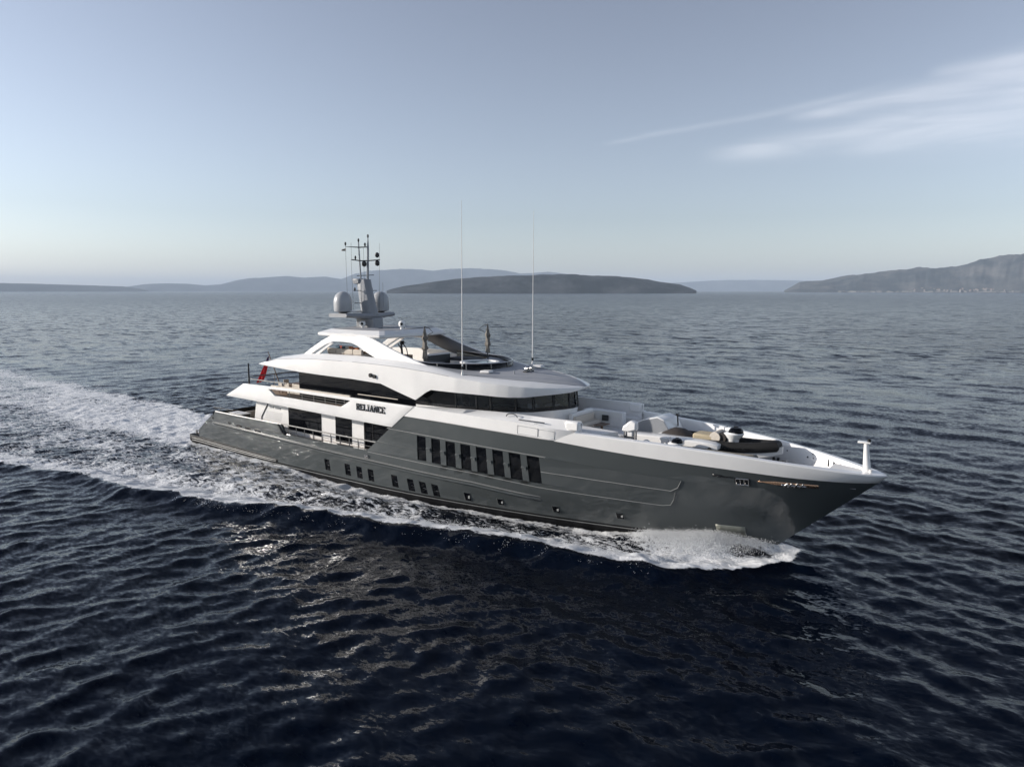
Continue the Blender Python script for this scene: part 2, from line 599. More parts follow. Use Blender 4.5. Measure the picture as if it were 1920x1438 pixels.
    at = me.attributes.new('foam', 'FLOAT', 'POINT')
    at.data.foreach_set('value', F.ravel().astype(np.float32))
    at2 = me.attributes.new('far', 'FLOAT', 'POINT')
    at2.data.foreach_set('value', np.clip((sp - .3) / 1.6, 0, 1).ravel().astype(np.float32))
    at3 = me.attributes.new('rough', 'FLOAT', 'POINT')
    dist = np.hypot(X - 36, Y + 42)
    at3.data.foreach_set('value', ip(np.log10(dist + 1), [1.3, 1.9, 2.3, 2.7, 3.1], [.02, .04, .10, .16, .22]).ravel().astype(np.float32))
    me.update(calc_edges=True)
    me.materials.append(water_material())
    o = bpy.data.objects.new('sea', me)
    sc.collection.objects.link(o)
    tag(o, 'dark blue rippled sea with a white foaming wake', 'sea', kind='structure')
    return o


def water_material():
    m = bpy.data.materials.new('sea water and foam')
    m.use_nodes = True
    nt = m.node_tree
    nd, lk = nt.nodes, nt.links
    nd.clear()
    out = N(nd, 'ShaderNodeOutputMaterial')
    geo = N(nd, 'ShaderNodeTexCoord')
    water = N(nd, 'ShaderNodeBsdfPrincipled', inp={'Base Color': (0.0007, 0.0023, 0.0070, 1), 'Roughness': 0.035, 'Specular Tint': (0.56, 0.76, 1.0, 1), 'IOR': 1.19, 'Specular IOR Level': 0.5})
    foamb = N(nd, 'ShaderNodeBsdfPrincipled', inp={'Base Color': (0.76, 0.77, 0.78, 1), 'Roughness': 0.75, 'Specular IOR Level': 0.2})

    def noise(scale, detail, rough=.55, dist=0.0, sx=1, sy=1, rot=0):
        mp = N(nd, 'ShaderNodeMapping', inp={'Rotation': (0, 0, rot), 'Scale': (sx, sy, 1)})
        lk.new(geo.outputs['Object'], mp.inputs[0])
        n = N(nd, 'ShaderNodeTexNoise', inp={'Scale': scale, 'Detail': detail, 'Roughness': rough, 'Distortion': dist})
        lk.new(mp.outputs[0], n.inputs['Vector'])
        return n.outputs[0]

    def math_(op, a, b=None, clamp=False):
        n = N(nd, 'ShaderNodeMath', operation=op, use_clamp=clamp)
        for i, v in enumerate((a, b)):
            if v is None:
                continue
            if isinstance(v, (int, float)):
                n.inputs[i].default_value = v
            else:
                lk.new(v, n.inputs[i])
        return n.outputs[0]

    # ripples: the slopes of waves too small for the mesh, from three sizes of noise
    fa = N(nd, 'ShaderNodeAttribute', attribute_name='far')
    fr_ = N(nd, 'ShaderNodeAttribute', attribute_name='rough')
    lk.new(fr_.outputs['Fac'], water.inputs['Roughness'])

    def slopes(scale, detail, sx, sy, rot, amount):
        mp = N(nd, 'ShaderNodeMapping', inp={'Rotation': (0, 0, rot), 'Scale': (sx, sy, 1)})
        lk.new(geo.outputs['Object'], mp.inputs[0])
        n = N(nd, 'ShaderNodeTexNoise', inp={'Scale': scale, 'Detail': detail, 'Roughness': .6, 'Distortion': .35})
        lk.new(mp.outputs[0], n.inputs['Vector'])
        c = N(nd, 'ShaderNodeVectorMath', operation='SUBTRACT', inp={1: (.5, .5, .5)})
        lk.new(n.outputs['Color'], c.inputs[0])
        k = N(nd, 'ShaderNodeVectorMath', operation='SCALE')
        lk.new(c.outputs[0], k.inputs[0])
        if isinstance(amount, float):
            k.inputs['Scale'].default_value = amount
        else:
            lk.new(amount, k.inputs['Scale'])
        return k.outputs[0]

    def vadd(a_, b_):
        n = N(nd, 'ShaderNodeVectorMath', operation='ADD')
        lk.new(a_, n.inputs[0])
        lk.new(b_, n.inputs[1])
        return n.outputs[0]
    gust = noise(.021, 3, .5, .5, 1.0, 2.5, R(-36))
    gs = N(nd, 'ShaderNodeMapRange', inp={1: .3, 2: .7, 3: .55, 4: 1.35})
    lk.new(gust, gs.inputs[0])
    s1 = slopes(2.9, 5, 1.0, 1.8, R(-36), math_('MULTIPLY', gs.outputs[0], .66))
    s2 = slopes(.42, 3, 1.0, 1.6, R(-30), math_('MULTIPLY', gs.outputs[0], math_('ADD', math_('MULTIPLY', fa.outputs['Fac'], 1.0), .12)))
    s3 = slopes(.12, 3, 1.0, 1.8, R(-40), math_('MULTIPLY', fa.outputs['Fac'], 1.2))
    tot = vadd(vadd(s1, s2), s3)
    flat = N(nd, 'ShaderNodeVectorMath', operation='MULTIPLY', inp={1: (1, 1, 0)})
    lk.new(tot, flat.inputs[0])
    gn = N(nd, 'ShaderNodeNewGeometry')
    nv = N(nd, 'ShaderNodeVectorMath', operation='NORMALIZE')
    lk.new(vadd(gn.outputs['Normal'], flat.outputs[0]), nv.inputs[0])
    lk.new(nv.outputs[0], water.inputs['Normal'])
    # foam: lacy threshold of the simulated foam amount
    at = N(nd, 'ShaderNodeAttribute', attribute_name='foam')
    n1 = noise(1.5, 9, .62, 1.3, 0.8, 1.5, R(8))
    n2 = noise(5.5, 6, .6, .6)
    fb = noise(9.0, 5, .6)
    nn = math_('ADD', math_('MULTIPLY', n1, .72), math_('MULTIPLY', n2, .28))
    nn = math_('DIVIDE', math_('SUBTRACT', nn, .30), .40)
    v = math_('SUBTRACT', math_('ADD', math_('MULTIPLY', at.outputs['Fac'], 1.25), nn), 1.0)
    mr = N(nd, 'ShaderNodeMapRange', interpolation_type='SMOOTHSTEP', inp={1: -.08, 2: .26, 3: 0.0, 4: 0.97})
    lk.new(v, mr.inputs[0])
    gate = N(nd, 'ShaderNodeMapRange', interpolation_type='SMOOTHSTEP', inp={1: .03, 2: .22, 3: 0.0, 4: 1.0})
    lk.new(at.outputs['Fac'], gate.inputs[0])
    fac = math_('MULTIPLY', mr.outputs[0], gate.outputs[0], True)
    bf = N(nd, 'ShaderNodeBump', inp={'Strength': 0.9, 'Distance': 0.10})
    lk.new(math_('ADD', math_('MULTIPLY', nn, .8), math_('MULTIPLY', fb, .5)), bf.inputs['Height'])
    lk.new(bf.outputs[0], foamb.inputs['Normal'])
    mx = N(nd, 'ShaderNodeMixShader')
    lk.new(fac, mx.inputs[0])
    lk.new(water.outputs[0], mx.inputs[1])
    lk.new(foamb.outputs[0], mx.inputs[2])
    lk.new(mx.outputs[0], out.inputs[0])
    return m


build_sea()


# flying drops of the bow wave and along its breaking crest
def spray_material():
    if 'white spray' in bpy.data.materials:
        return bpy.data.materials['white spray']
    m = bpy.data.materials.new('white spray')
    m.use_nodes = True
    nt = m.node_tree
    nt.nodes.clear()
    o = N(nt.nodes, 'ShaderNodeOutputMaterial')
    d = N(nt.nodes, 'ShaderNodeBsdfDiffuse', inp={'Color': (.93, .94, .95, 1)})
    t = N(nt.nodes, 'ShaderNodeBsdfTranslucent', inp={'Color': (.93, .94, .95, 1)})
    x = N(nt.nodes, 'ShaderNodeMixShader', inp={0: .7})
    nt.links.new(d.outputs[0], x.inputs[1])
    nt.links.new(t.outputs[0], x.inputs[2])
    nt.links.new(x.outputs[0], o.inputs[0])
    return m


def build_spray(name, label, pts, rad, vel):
    """drops drawn out along the way they fly"""
    n = len(pts)
    v_ = vel / np.linalg.norm(vel, axis=1, keepdims=True)
    a_ = np.cross(v_, np.array([.3, .2, 1.0]))
    a_ /= np.linalg.norm(a_, axis=1, keepdims=True)
    b_ = np.cross(v_, a_)
    ln = rng.uniform(1.0, 7.0, (n, 1))
    w1, w2 = rng.uniform(.5, 1.3, (n, 1)), rng.uniform(.5, 1.3, (n, 1))
    r_ = rad[:, None]
    V = np.stack([pts + v_ * r_ * ln, pts - v_ * r_ * ln, pts + a_ * r_ * w1, pts - a_ * r_ * w1, pts + b_ * r_ * w2, pts - b_ * r_ * w2], 1)
    fc = np.array([(0, 2, 4), (2, 1, 4), (1, 3, 4), (3, 0, 4), (2, 0, 5), (1, 2, 5), (3, 1, 5), (0, 3, 5)])
    f = (np.arange(n)[:, None, None] * 6 + fc[None]).reshape(-1, 3)
    me = bpy.data.meshes.new(name)
    me.from_pydata(V.reshape(-1, 3).tolist(), [], f.tolist())
    me.polygons.foreach_set('use_smooth', [True] * len(f))
    me.materials.append(spray_material())
    o = bpy.data.objects.new(name, me)
    sc.collection.objects.link(o)
    tag(o, label, 'spray', kind='stuff')
    return o


n = 30000
# fans of spray leaving the stem at a few bursts, falling outboard and aft
burst = rng.choice(np.array([18.4, 19.2, 19.9, 20.6, 21.2, 21.8, 22.3, 22.9, 23.6, 24.4]), n, p=[.08, .10, .11, .12, .14, .13, .11, .09, .07, .05])
q = rng.beta(1.3, 1.6, n)                       # 0 at the hull, 1 where it falls back
hgt = ip(burst, [18, 20, 21.8, 23.2, 25], [.34, .56, .86, .72, .40]) * rng.uniform(.35, 1.0, n)
so = q * rng.uniform(1.0, 3.6, n)
sx_ = burst + rng.normal(0, .36, n) - q * rng.uniform(0, 1.2, n)
sz = 4 * q * (1 - q) * hgt * .75 + (1 - q) * .45 * hgt + rng.exponential(.05, n) - .05
sy_ = -hb(np.minimum(sx_, 24.9), 0 * sx_ + .4) - .02 - so
vel = np.stack([-.5 + 0 * q, -1.0 + .0 * q, 1.6 * (1 - 2 * q) + rng.normal(0, .5, n)], 1)
keep = sz > -.02
build_spray('bow_spray', 'white spray thrown up by the bow', np.stack([sx_, sy_, sz], 1)[keep], rng.uniform(.004, .013, n)[keep], vel[keep])
n = 14000
cx = rng.uniform(-12, 21, n)
cx = cx + .6 * np.sin(cx * 2.3) + .3 * np.sin(cx * 5.1)
cy = ip(cx, YO_X, YO_Y) + rng.normal(1.0, .65, n)
cz = .18 + rng.exponential(.11, n)
vel = np.stack([-.3 + 0 * cx, -.7 + rng.normal(0, .4, n), rng.normal(.3, .6, n)], 1)
build_spray('crest_spray', 'white drops along the breaking crest of the bow wave', np.stack([cx, cy, cz], 1), rng.uniform(.004, .011, n), vel)

# ------------------------------------------------------------------ hills and islands
HILLC = {}


def hill_mat(name, green, rock, scale):
    m = bpy.data.materials.new(name)
    m.use_nodes = True
    nt = m.node_tree
    b = nt.nodes['Principled BSDF']
    b.inputs['Roughness'].default_value = .95
    b.inputs['Specular IOR Level'].default_value = .1
    tc = N(nt.nodes, 'ShaderNodeTexCoord')
    n = N(nt.nodes, 'ShaderNodeTexNoise', inp={'Scale': scale, 'Detail': 8, 'Roughness': .65})
    nt.links.new(tc.outputs['Object'], n.inputs['Vector'])
    rp = N(nt.nodes, 'ShaderNodeValToRGB')
    rp.color_ramp.elements[0].position = .42
    rp.color_ramp.elements[0].color = (*green, 1)
    rp.color_ramp.elements[1].position = .66
    rp.color_ramp.elements[1].color = (*rock, 1)
    nt.links.new(n.outputs[0], rp.inputs[0])
    nt.links.new(rp.outputs[0], b.inputs['Base Color'])
    return m


def hill(name, label, D, tab, depth, m, seed, rough=.16, n=260, gully=.25):
    bb = np.linspace(tab[0][0], tab[-1][0], n)
    el = ip(bb, [t[0] for t in tab], [t[1] for t in tab])
    k = 22
    P = np.zeros((n, k, 3))
    for j in range(k):
        t = -1 + 2 * j / (k - 1)                     # -1 near shore, +1 far shore
        prof = (1 - abs(t) ** 1.35)
        dist = D * (1 + depth * (t + 0) * .5)
        az = R(36) - np.radians(bb)                  # bearing to world angle off +y, counter-clockwise
        x = 36.08 - np.sin(az) * dist
        y = -42.13 + np.cos(az) * dist
        h = (np.tan(np.radians(np.maximum(el, 0))) * D + 15) * prof
        q = fbm(x / (D * .018), y / (D * .018), 5, seed) - .5
        gul = np.abs(fbm(bb * 1.1 + seed, 0 * bb + t * .8, 4, seed + 9) - .5)
        h = h * (1 + rough * q * 2 * (1 - .75 * prof) - gully * gul * (1 - prof ** 2)) 
        P[:, j, 0], P[:, j, 1], P[:, j, 2] = x, y, np.maximum(h, 0) - 3.0 * (1 - prof)
    mb = MB().grid(P)
    o = mb.build(name, m, fix=False, ang=180)
    tag(o, label, 'hills', kind='structure')
    return o


H_A = [(-9.92, 0), (-9.37, .167), (-8.45, .376), (-6.78, .629), (-4.67, .925), (-2.34, 1.095), (0, 1.20), (1.27, 1.24), (2.76, 1.26), (3.82, 1.30), (4.87, 1.31), (6.35, 1.21), (8.02, 1.168), (9.69, 1.018), (10.72, .87), (11.75, .661), (13.17, .493), (13.99, .205), (14.43, 0)]
H_B = [(-29.5, 0), (-28.32, .26), (-27.14, .451), (-25.77, .532), (-24.38, .5), (-23.14, .388), (-22.05, .47), (-21.11, .748), (-19.99, .931), (-18.85, .997), (-17.31, 1.127), (-16.14, 1.012), (-14.56, 1.061), (-13.36, .862), (-12.34, 1.317), (-11.32, 1.548), (-9.88, 1.617), (-8.84, 1.726), (-7.18, 1.67), (-6.26, 1.548), (-5.29, 1.697), (-3.81, 1.763), (-1.91, 1.745), (-.42, 1.6), (.64, 1.39), (1.3, 1.40), (2.76, 1.535), (3.8, 1.40), (4.9, 1.28), (6.4, 1.0), (8, .5), (9.5, 0)]
H_C = [(-48, .7), (-42, .62), (-37.15, .538), (-35.49, .498), (-33.77, .456), (-31.97, .412), (-30.1, .347), (-28.48, .297), (-27.5, .15), (-26.9, 0)]
H_D = [(20.78, 0), (21.85, .627), (23.3, .755), (24.53, .997), (25.4, 1.104), (26.25, 1.266), (27.43, 1.346), (28.74, 1.513), (29.7, 1.535), (30.65, 1.575), (31.58, 1.648), (32.47, 1.897), (32.91, 2.063), (33.65, 2.15), (34.21, 2.325), (34.92, 2.442), (35.63, 2.421), (36.99, 2.512), (38.6, 2.132), (42, 1.6), (48, .9)]
H_E = [(7, 0), (9.29, .208), (12.16, .578), (14.17, .695), (15.76, .792), (18.86, .818), (21.11, .767), (23.3, .697), (25.43, .496), (28, .3)]
hm1 = hill_mat('scrub covered island', (.014, .022, .028), (.085, .092, .098), .006)  # hill colours blued: part of the distance haze is put into them
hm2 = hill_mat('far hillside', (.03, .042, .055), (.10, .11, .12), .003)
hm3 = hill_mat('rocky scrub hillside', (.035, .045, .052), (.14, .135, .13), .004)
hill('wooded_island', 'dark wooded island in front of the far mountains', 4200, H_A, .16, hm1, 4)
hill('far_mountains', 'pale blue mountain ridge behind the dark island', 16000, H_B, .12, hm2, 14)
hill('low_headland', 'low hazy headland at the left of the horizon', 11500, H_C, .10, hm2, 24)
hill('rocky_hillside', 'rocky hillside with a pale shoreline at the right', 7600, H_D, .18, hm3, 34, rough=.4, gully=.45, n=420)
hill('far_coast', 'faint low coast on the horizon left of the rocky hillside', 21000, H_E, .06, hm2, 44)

# pale cliffs and the houses of a village along the shore of the right hand hillside
mb = MB()
for i in range(150):
    b_ = R(36) - R(rng.uniform(24.5, 37.5))
    dd = 7600 * (1 - .09) + rng.uniform(-30, 60)
    w_ = rng.uniform(14, 60)
    hh = rng.uniform(5, 16)
    c_ = (36.08 - math.sin(b_) * dd, -42.13 + math.cos(b_) * dd, hh / 2 - 1)
    mb.box(c_, (w_, 30, hh), b_ + rng.normal(0, .3), taper=rng.uniform(.4, .8))
o = mb.build('shore_cliffs', mat('pale shore rock', (.20, .195, .185), .95, noise=.5, nscale=.02), smooth=False)
tag(o, 'pale rocks and cliffs along the shore of the rocky hillside', 'cliffs', kind='structure')
mb = MB()
for i in range(70):
    b_ = R(36) - R(rng.normal(33.2, 1.7))
    up = abs(rng.normal(0, .3))
    dd = 7600 * (1 - .088 + .05 * up)
    hh = rng.uniform(6, 10)
    c_ = (36.08 - math.sin(b_) * dd, -42.13 + math.cos(b_) * dd, 8 + 85 * up + hh / 2)
    mb.box(c_, (rng.uniform(8, 18), 10, hh + 8), b_)
    mb.box((c_[0], c_[1], c_[2] + hh / 2 + 5), (rng.uniform(8, 14), 9, 2.4), b_, mi=1, taper=.4)
o = mb.build('shore_village', [mat('pale rendered wall', (.28, .265, .25), .9, noise=.2), mat('terracotta roof', (.35, .16, .10), .9, noise=.2)], smooth=False)
tag(o, 'pale houses of a far village along the foot of the rocky hillside', 'village', kind='stuff')

# the air between
mb = MB().box((0, 0, 255), (66000, 66000, 520))
hz = mb.build('haze', mat('x_unused', (1, 1, 1)), smooth=False)
hm = bpy.data.materials.new('thin sea haze')
hm.use_nodes = True
hm.node_tree.nodes.clear()
ho = N(hm.node_tree.nodes, 'ShaderNodeOutputMaterial')
hv = N(hm.node_tree.nodes, 'ShaderNodeVolumePrincipled', inp={'Color': (.68, .81, .98, 1), 'Density': 6.2e-5, 'Anisotropy': 0.0})
hm.node_tree.links.new(hv.outputs[0], ho.inputs['Volume'])
hz.data.materials.clear()
hz.data.materials.append(hm)
tag(hz, 'pale blue sea haze over the water and far hills', 'haze', kind='stuff')

# ------------------------------------------------------------------ the yacht
yacht = thing('motor_yacht', 'large motor yacht with grey green hull and white superstructure under way', 'yacht', (0, 0, 0))


def part(mb, name, m, parent=None, lr=False, each=False, **kw):
    if lr or each:
        key = (lambda g, c: c.y > 0) if lr else (lambda g, c: g)
        return [q.build(name, m, parent if parent is not None else yacht, **kw) for q in mb.split(key)]
    return mb.build(name, m, parent if parent is not None else yacht, **kw)


def T_low(x):
    return ip(x, [-30, -4.4, 1, 11.4, 20, 30], [2.85, 2.82, 2.90, 2.63, 2.2, 2.2])


def Z_win_top(x):
    return ip(x, [-5, 1, 11.4, 20, 30], [4.72, 4.67, 4.44, 4.0, 4.0])


def Z_ledge(x):
    return ip(x, [-5, -2, 5.1, 11.7, 15.3, 20, 30], [4.90, 4.86, 4.69, 4.48, 4.30, 4.07, 4.05])


def Z_wb(x):
    return ip(x, [-.5, 4.5, 8.9, 12.75, 15.3, 19.3, 22.9, 26.3, 28.8, 30.5], [5.92, 5.84, 5.73, 5.59, 5.41, 5.17, 5.0, 4.78, 4.69, 4.65])


def Z_bt(x):
    return ip(x, [10, 13.9, 19.3, 22.9, 26.3, 28.8, 30.5], [6.5, 6.30, 6.11, 5.87, 5.55, 5.30, 5.12])


def x_diag(z):
    return -4.4 + (z - 2.82) * 1.30


def XU(u, z, fwd=False):
    """station u to x at height z: follows the raked stem, the sloping transom and the diagonal break of the topsides"""
    zz = np.clip(z, -1.5, 6.5)
    if u > 15:
        return 15 + (u - 15) / 15.5 * (24.9 + 5.6 * np.minimum(zz, 5.0) / 5.0 - 15)
    if fwd and u < .9:
        xd = x_diag(z)
        return xd + (u + 4.4) / 5.3 * (.9 - xd)
    if u < -24 and not fwd:
        xa = -29.3 + max(0, z - 1.4) * 1.6
        return -24 + (u + 24) / 5.3 * (-24 - xa)
    return u


def U_of(x, z):
    """inverse of XU forward of station 15"""
    if x <= 15:
        return x
    return 15 + (x - 15) * 15.5 / (24.9 + 5.6 * min(max(z, -1.5), 5.0) / 5.0 - 15)


def hp(x, z, off=0.0, side=-1):
    return (float(x), side * (float(hb(x, z)) + off), float(z))


# --- hull plating with recessed windows
TALL = [(-9.31, .95), (-6.87, .91), (-5.51, .88), (-4.22, .86), (-1.67, .80), (-.06, .74), (1.11, .71), (2.25, .67)]
BIGW = [(1.00, 1.86), (2.38, 3.22), (3.72, 4.58), (5.06, 5.92), (6.40, 7.25), (7.75, 8.60), (9.05, 9.95), (10.42, 11.34)]


def z_port(x):
    return ip(x, [t[0] for t in TALL], [t[1] for t in TALL])


hull = MB()
windows = []
RECESS = []
for side in (-1, 1):
    base_u = sorted(set(np.round(np.linspace(-29.3, 30.5, 92), 2)))

    def stations(spans):
        ends = [e_ for sp_ in spans for e_ in sp_]
        fx_ = [.88, -4.4, 15] if spans is BIGW else [15, -24]
        out = sorted([u for u in base_u if all(abs(u - e_) > .16 for e_ in ends) and not any(a_ < u < b_ for a_, b_ in spans)] + ends + fx_)
        return [u for k_, u in enumerate(out) if k_ == 0 or u - out[k_ - 1] > .02]
    us = stations([(c_ - .31, c_ + .31) for c_, _ in TALL])
    # lower block
    rows = [lambda x: -1.2, lambda x: .15, lambda x: z_port(x) - .48, lambda x: z_port(x) + .48, lambda x: 1.75, lambda x: 2.25, T_low]
    P = np.zeros((len(us), len(rows), 3))
    for i, u in enumerate(us):
        for j, rw in enumerate(rows):
            z = float(rw(u))
            x = XU(u, z)
            P[i, j] = hp(x, z, 0, side)
            if u >= 30.49:
                P[i, j, 1] = 0
    tallcell = set()
    for cx_, cz_ in TALL:
        a = min(range(len(us)), key=lambda k: abs(us[k] - (cx_ - .31)))
        tallcell.add((a, 2))

    def sk(i, j):
        return side < 0 and (i, j) in tallcell
    hull.grid(P, flip=side > 0, skip=lambda i, j: sk(i, j) or j == 0)
    boot_P = P[:, :2].copy()
    hull_boot = boot_P if side < 0 else None
    if side < 0:
        for (i, j) in tallcell:
            RECESS.append(([P[i, j], P[i + 1, j], P[i + 1, j + 1], P[i, j + 1]], .04, 'tall'))
        BOOT_S = boot_P
    else:
        BOOT_P = boot_P
    # forward topsides from the diagonal break to the stem
    uf = [u for u in stations(BIGW) if u >= -4.4]

    def off(x, k):
        m_ = float(sm(x, -4.6, -3.2) * sm(-x, -13.5, -11.8))
        return .09 * m_ if k else 0.0
    rows2 = [(T_low, 1), (lambda x: T_low(x) + .62 * (Z_win_top(x) - T_low(x)) - .62, 1), (lambda x: T_low(x) + .56 * (Z_win_top(x) - T_low(x)) , 1), (Z_win_top, 1), (lambda x: Z_ledge(x) - .02, 1), (lambda x: Z_ledge(x) + .03, 0), (lambda x: .5 * Z_ledge(x) + .5 * Z_wb(x), 0), (Z_wb, 0)]
    rows2 = [rows2[0]] + rows2[3:]
    P = np.zeros((len(uf), len(rows2), 3))
    for i, u in enumerate(uf):
        for j, (rw, k) in enumerate(rows2):
            z = float(rw(u))
            x = XU(u, z, True)
            P[i, j] = hp(x, z, off(x, k), side)
            if u >= 30.49:
                P[i, j, 1] = 0
    bigcell = {(min(range(len(uf)), key=lambda k: abs(uf[k] - a)), 0) for a, b in BIGW}
    hull.grid(P, flip=side > 0, skip=lambda i, j: side < 0 and (i, j) in bigcell)
    if side < 0:
        for (i, j) in sorted(bigcell):
            RECESS.append(([P[i, j], P[i + 1, j], P[i + 1, j + 1], P[i, j + 1]], .07, 'big'))
    # step between lower block and the proud window band
    lo = [hp(XU(u, T_low(u), True), T_low(u), 0, side) for u in uf]
    hi = [P[i, 0] for i in range(len(uf))]
    hull.grid(np.array([lo, hi]).transpose(1, 0, 2), flip=side > 0)
    # thickness of the topsides along the diagonal break
    dg = [P[0, j] for j in range(len(rows2))]
    hull.grid(np.array([[(p[0], p[1], p[2]), (p[0], p[1] - side * .45, p[2])] for p in dg]), flip=side < 0)
    # after bulwark
    ua = [-26.9, -26, -24, -22, -20, -18, -16.4, -15.4, -14.6]
    za = [2.85, 3.2, 3.62]
    P = np.zeros((len(ua), 3, 3))
    for i, u in enumerate(ua):
        for j, z in enumerate(za):
            x = u if i else -26.95 + (z - 2.85) * 1.6
            if i == len(ua) - 1:
                x = -14.6 - (z - 2.85) * .55
            P[i, j] = hp(x, z, 0, side)
    hull.grid(P, flip=side > 0)
    Pi = P.copy()
    Pi[:, :, 1] -= side * .22
    hull.grid(Pi, flip=side < 0)
    hull.grid(np.array([P[:, 2], Pi[:, 2]]).transpose(1, 0, 2), flip=side < 0)
    hull.grid(np.array([P[-1], Pi[-1]]).transpose(1, 0, 2), flip=side > 0)
# transom
tz = [-1.2, .15, 1.4, 2.85, 3.62]
Pt = [[(XU(-29.3, z) if z <= 2.85 else -26.95 + (z - 2.85) * 1.6, y * float(hb(XU(-29.3, z), z)), z) for y in (-1, -.5, 0, .5, 1)] for z in tz]
hull.grid(np.array(Pt))
# window recess sides
panes_big, panes_tall = [], []
for q, dpt, kind in RECESS:
    q = [np.array(p, float) for p in q]
    qi = [p + np.array([0, dpt, 0]) for p in q]
    for a in range(4):
        b = (a + 1) % 4
        hull.add([q[a], q[b], qi[b], qi[a]], [(0, 1, 2, 3)])
    (panes_big if kind == 'big' else panes_tall).append(qi)
# main deck slab closes the hull
dk = MB()
xs_ = np.linspace(-26.9, 14.5, 40)
dk.grid(np.array([[(x, -float(hb(x, 2.5)) + .05, 2.5), (x, float(hb(x, 2.5)) - .05, 2.5)] for x in xs_]))
hull_o = part(hull, 'hull', HULLG, ang=30)
part(dk, 'main_deck', TEAK, hull_o)
mb = MB()
for Pq, fl in ((BOOT_S, False), (BOOT_P, True)):
    mb.grid(Pq, flip=fl)
part(mb, 'boot_stripe', BOOT, hull_o)
mb = MB()
for side in (-1, 1):
    us_ = np.linspace(-28.6, 26, 70)
    mb.grid(np.array([[hp(XU(u, z), z, .012, side) for z in (-.06, .02)] for u in us_]))
part(mb, 'waterline_stripe', TRIM, hull_o, lr=True)
for qi in panes_big:
    w = MB().add(qi, [(0, 1, 2, 3)]).build('hull_window', GLASS, yacht, smooth=False)
for qi in panes_tall:
    w = MB().add(qi, [(0, 1, 2, 3)]).build('hull_window', GLASS, yacht, smooth=False)
    ys = [p[1] for p in qi]
    p0, p1, p2, p3 = qi
    f = MB()
    for t in (.48,):
        a = p0 + (p3 - p0) * t
        b = p1 + (p2 - p1) * t
        f.tube([(a[0] + .33, a[1] - .035, a[2]), (b[0], b[1] - .035, b[2])], .018, 6)
    f.build('window_bar', STEEL, w)
# little square ports low in the bow
for (x, z, wd, ht) in ((5.03, .65, .5, .62), (7.7, .66, .46, .46), (11.81, .74, .46, .46), (16.1, .92, .44, .42)):
    def fr(d, o_):
        return [hp(x - wd / 2 - d, z - ht / 2 - d, o_), hp(x + wd / 2 + d, z - ht / 2 - d, o_), hp(x + wd / 2 + d, z + ht / 2 + d, o_), hp(x - wd / 2 - d, z + ht / 2 + d, o_)]
    m_ = MB()
    a, b = fr(.05, .012), fr(0, .03)
    a0 = fr(.05, -.05)
    for k in range(4):
        l = (k + 1) % 4
        m_.add([a[k], a[l], b[l], b[k]], [(0, 1, 2, 3)])
        m_.add([a0[k], a0[l], a[l], a[k]], [(0, 1, 2, 3)])
    p_ = part(m_, 'porthole', HULLG, smooth=False)
    MB().add(fr(0, .015), [(0, 1, 2, 3)]).build('pane', GLASS, p_, smooth=False)
    MB().box(hp(x + wd * .28, z + ht * .1, .02), (wd * .3, .02, ht * .55)).build('reflector', TRIM, p_, smooth=False)
# light brackets on the pillars between the big windows
for i, (a, b) in enumerate(BIGW[:-1]):
    xc = (b + BIGW[i + 1][0]) / 2
    zc = float(T_low(xc)) + .95
    y = float(hb(xc, zc))
    m_ = MB().box((xc, -y - .10, zc), (.40, .16, .13)).box((xc + .15, -y - .13, zc - .12), (.16, .10, .12))
    part(m_, 'pillar_lamp', HULLG, bevel=.02)


def strip(name, pts, h, d, m, parent=None, lip=.0, taper=False, dz=0.0):
    """a raised moulding of height h and depth d following (x, z) points on both sides of the hull"""
    mb = MB()
    for side in (-1, 1):
        Q = []
        xs2 = [p[0] for p in pts]
        zs2 = [p[1] for p in pts]
        npt = max(8, int(abs(xs2[-1] - xs2[0]) * 2))
        tt = np.linspace(0, 1, npt)
        cum = np.r_[0, np.cumsum(np.hypot(np.diff(xs2), np.diff(zs2)))]
        cum /= cum[-1]
        for t in tt:
            x, z = float(ip(t, cum, xs2)), float(ip(t, cum, zs2))
            s = 1.0
            if taper:
                s = float(min(1, (1 - t) / .03 + .05, t / .02 + .05))
            y = float(hb(x, z))
            offb = .09 * float(sm(x, -4.6, -3.2) * sm(-x, -13.5, -11.8)) if T_low(x) < z < Z_ledge(x) else 0
            y0 = y - .06 + offb
            y1 = y + d * s + offb
            Q.append([(x, side * y0, z + h / 2), (x, side * y1, z + h / 2 - lip * d), (x, side * y1, z - h / 2 + h * .3), (x, side * y0, z - h / 2)])
        mb.grid(np.array(Q), flip=side > 0, cap=True)
    return part(mb, name, m, parent, ang=25, lr=True)


RAIL_Z = [(-26.3, 2.42), (-19.5, 2.33), (-11.5, 2.12), (-7.9, 2.02), (-1.7, 1.92), (5.9, 1.78), (10.95, 1.42)]
strip('rub_rail', RAIL_Z, .30, .22, HULLG, hull_o, lip=.4, taper=True)
strip('rub_rail_cap', [(x, z + .16) for x, z in RAIL_Z], .05, .17, TRIM, hull_o, taper=True)
strip('window_ledge', [(-2.0, 4.86), (5.1, 4.69), (11.8, 4.48)], .05, .13, TRIM, hull_o)
strip('panel_moulding', [(11.7, 4.47), (15.3, 4.30), (20.0, 4.07), (20.3, 4.0)], .06, .035, HULLG, hull_o)
strip('panel_moulding', [(11.4, 3.46), (15.2, 3.36), (16.3, 3.34), (19.9, 3.22), (20.32, 4.0)], .055, .04, TRIM, hull_o)
strip('panel_moulding', [(-4.3, 2.74), (1.9, 2.64), (6.1, 2.58), (11.2, 2.28), (15.4, 2.21), (19.3, 2.12), (19.6, 2.35), (19.85, 3.15)], .05, .035, TRIM, hull_o)
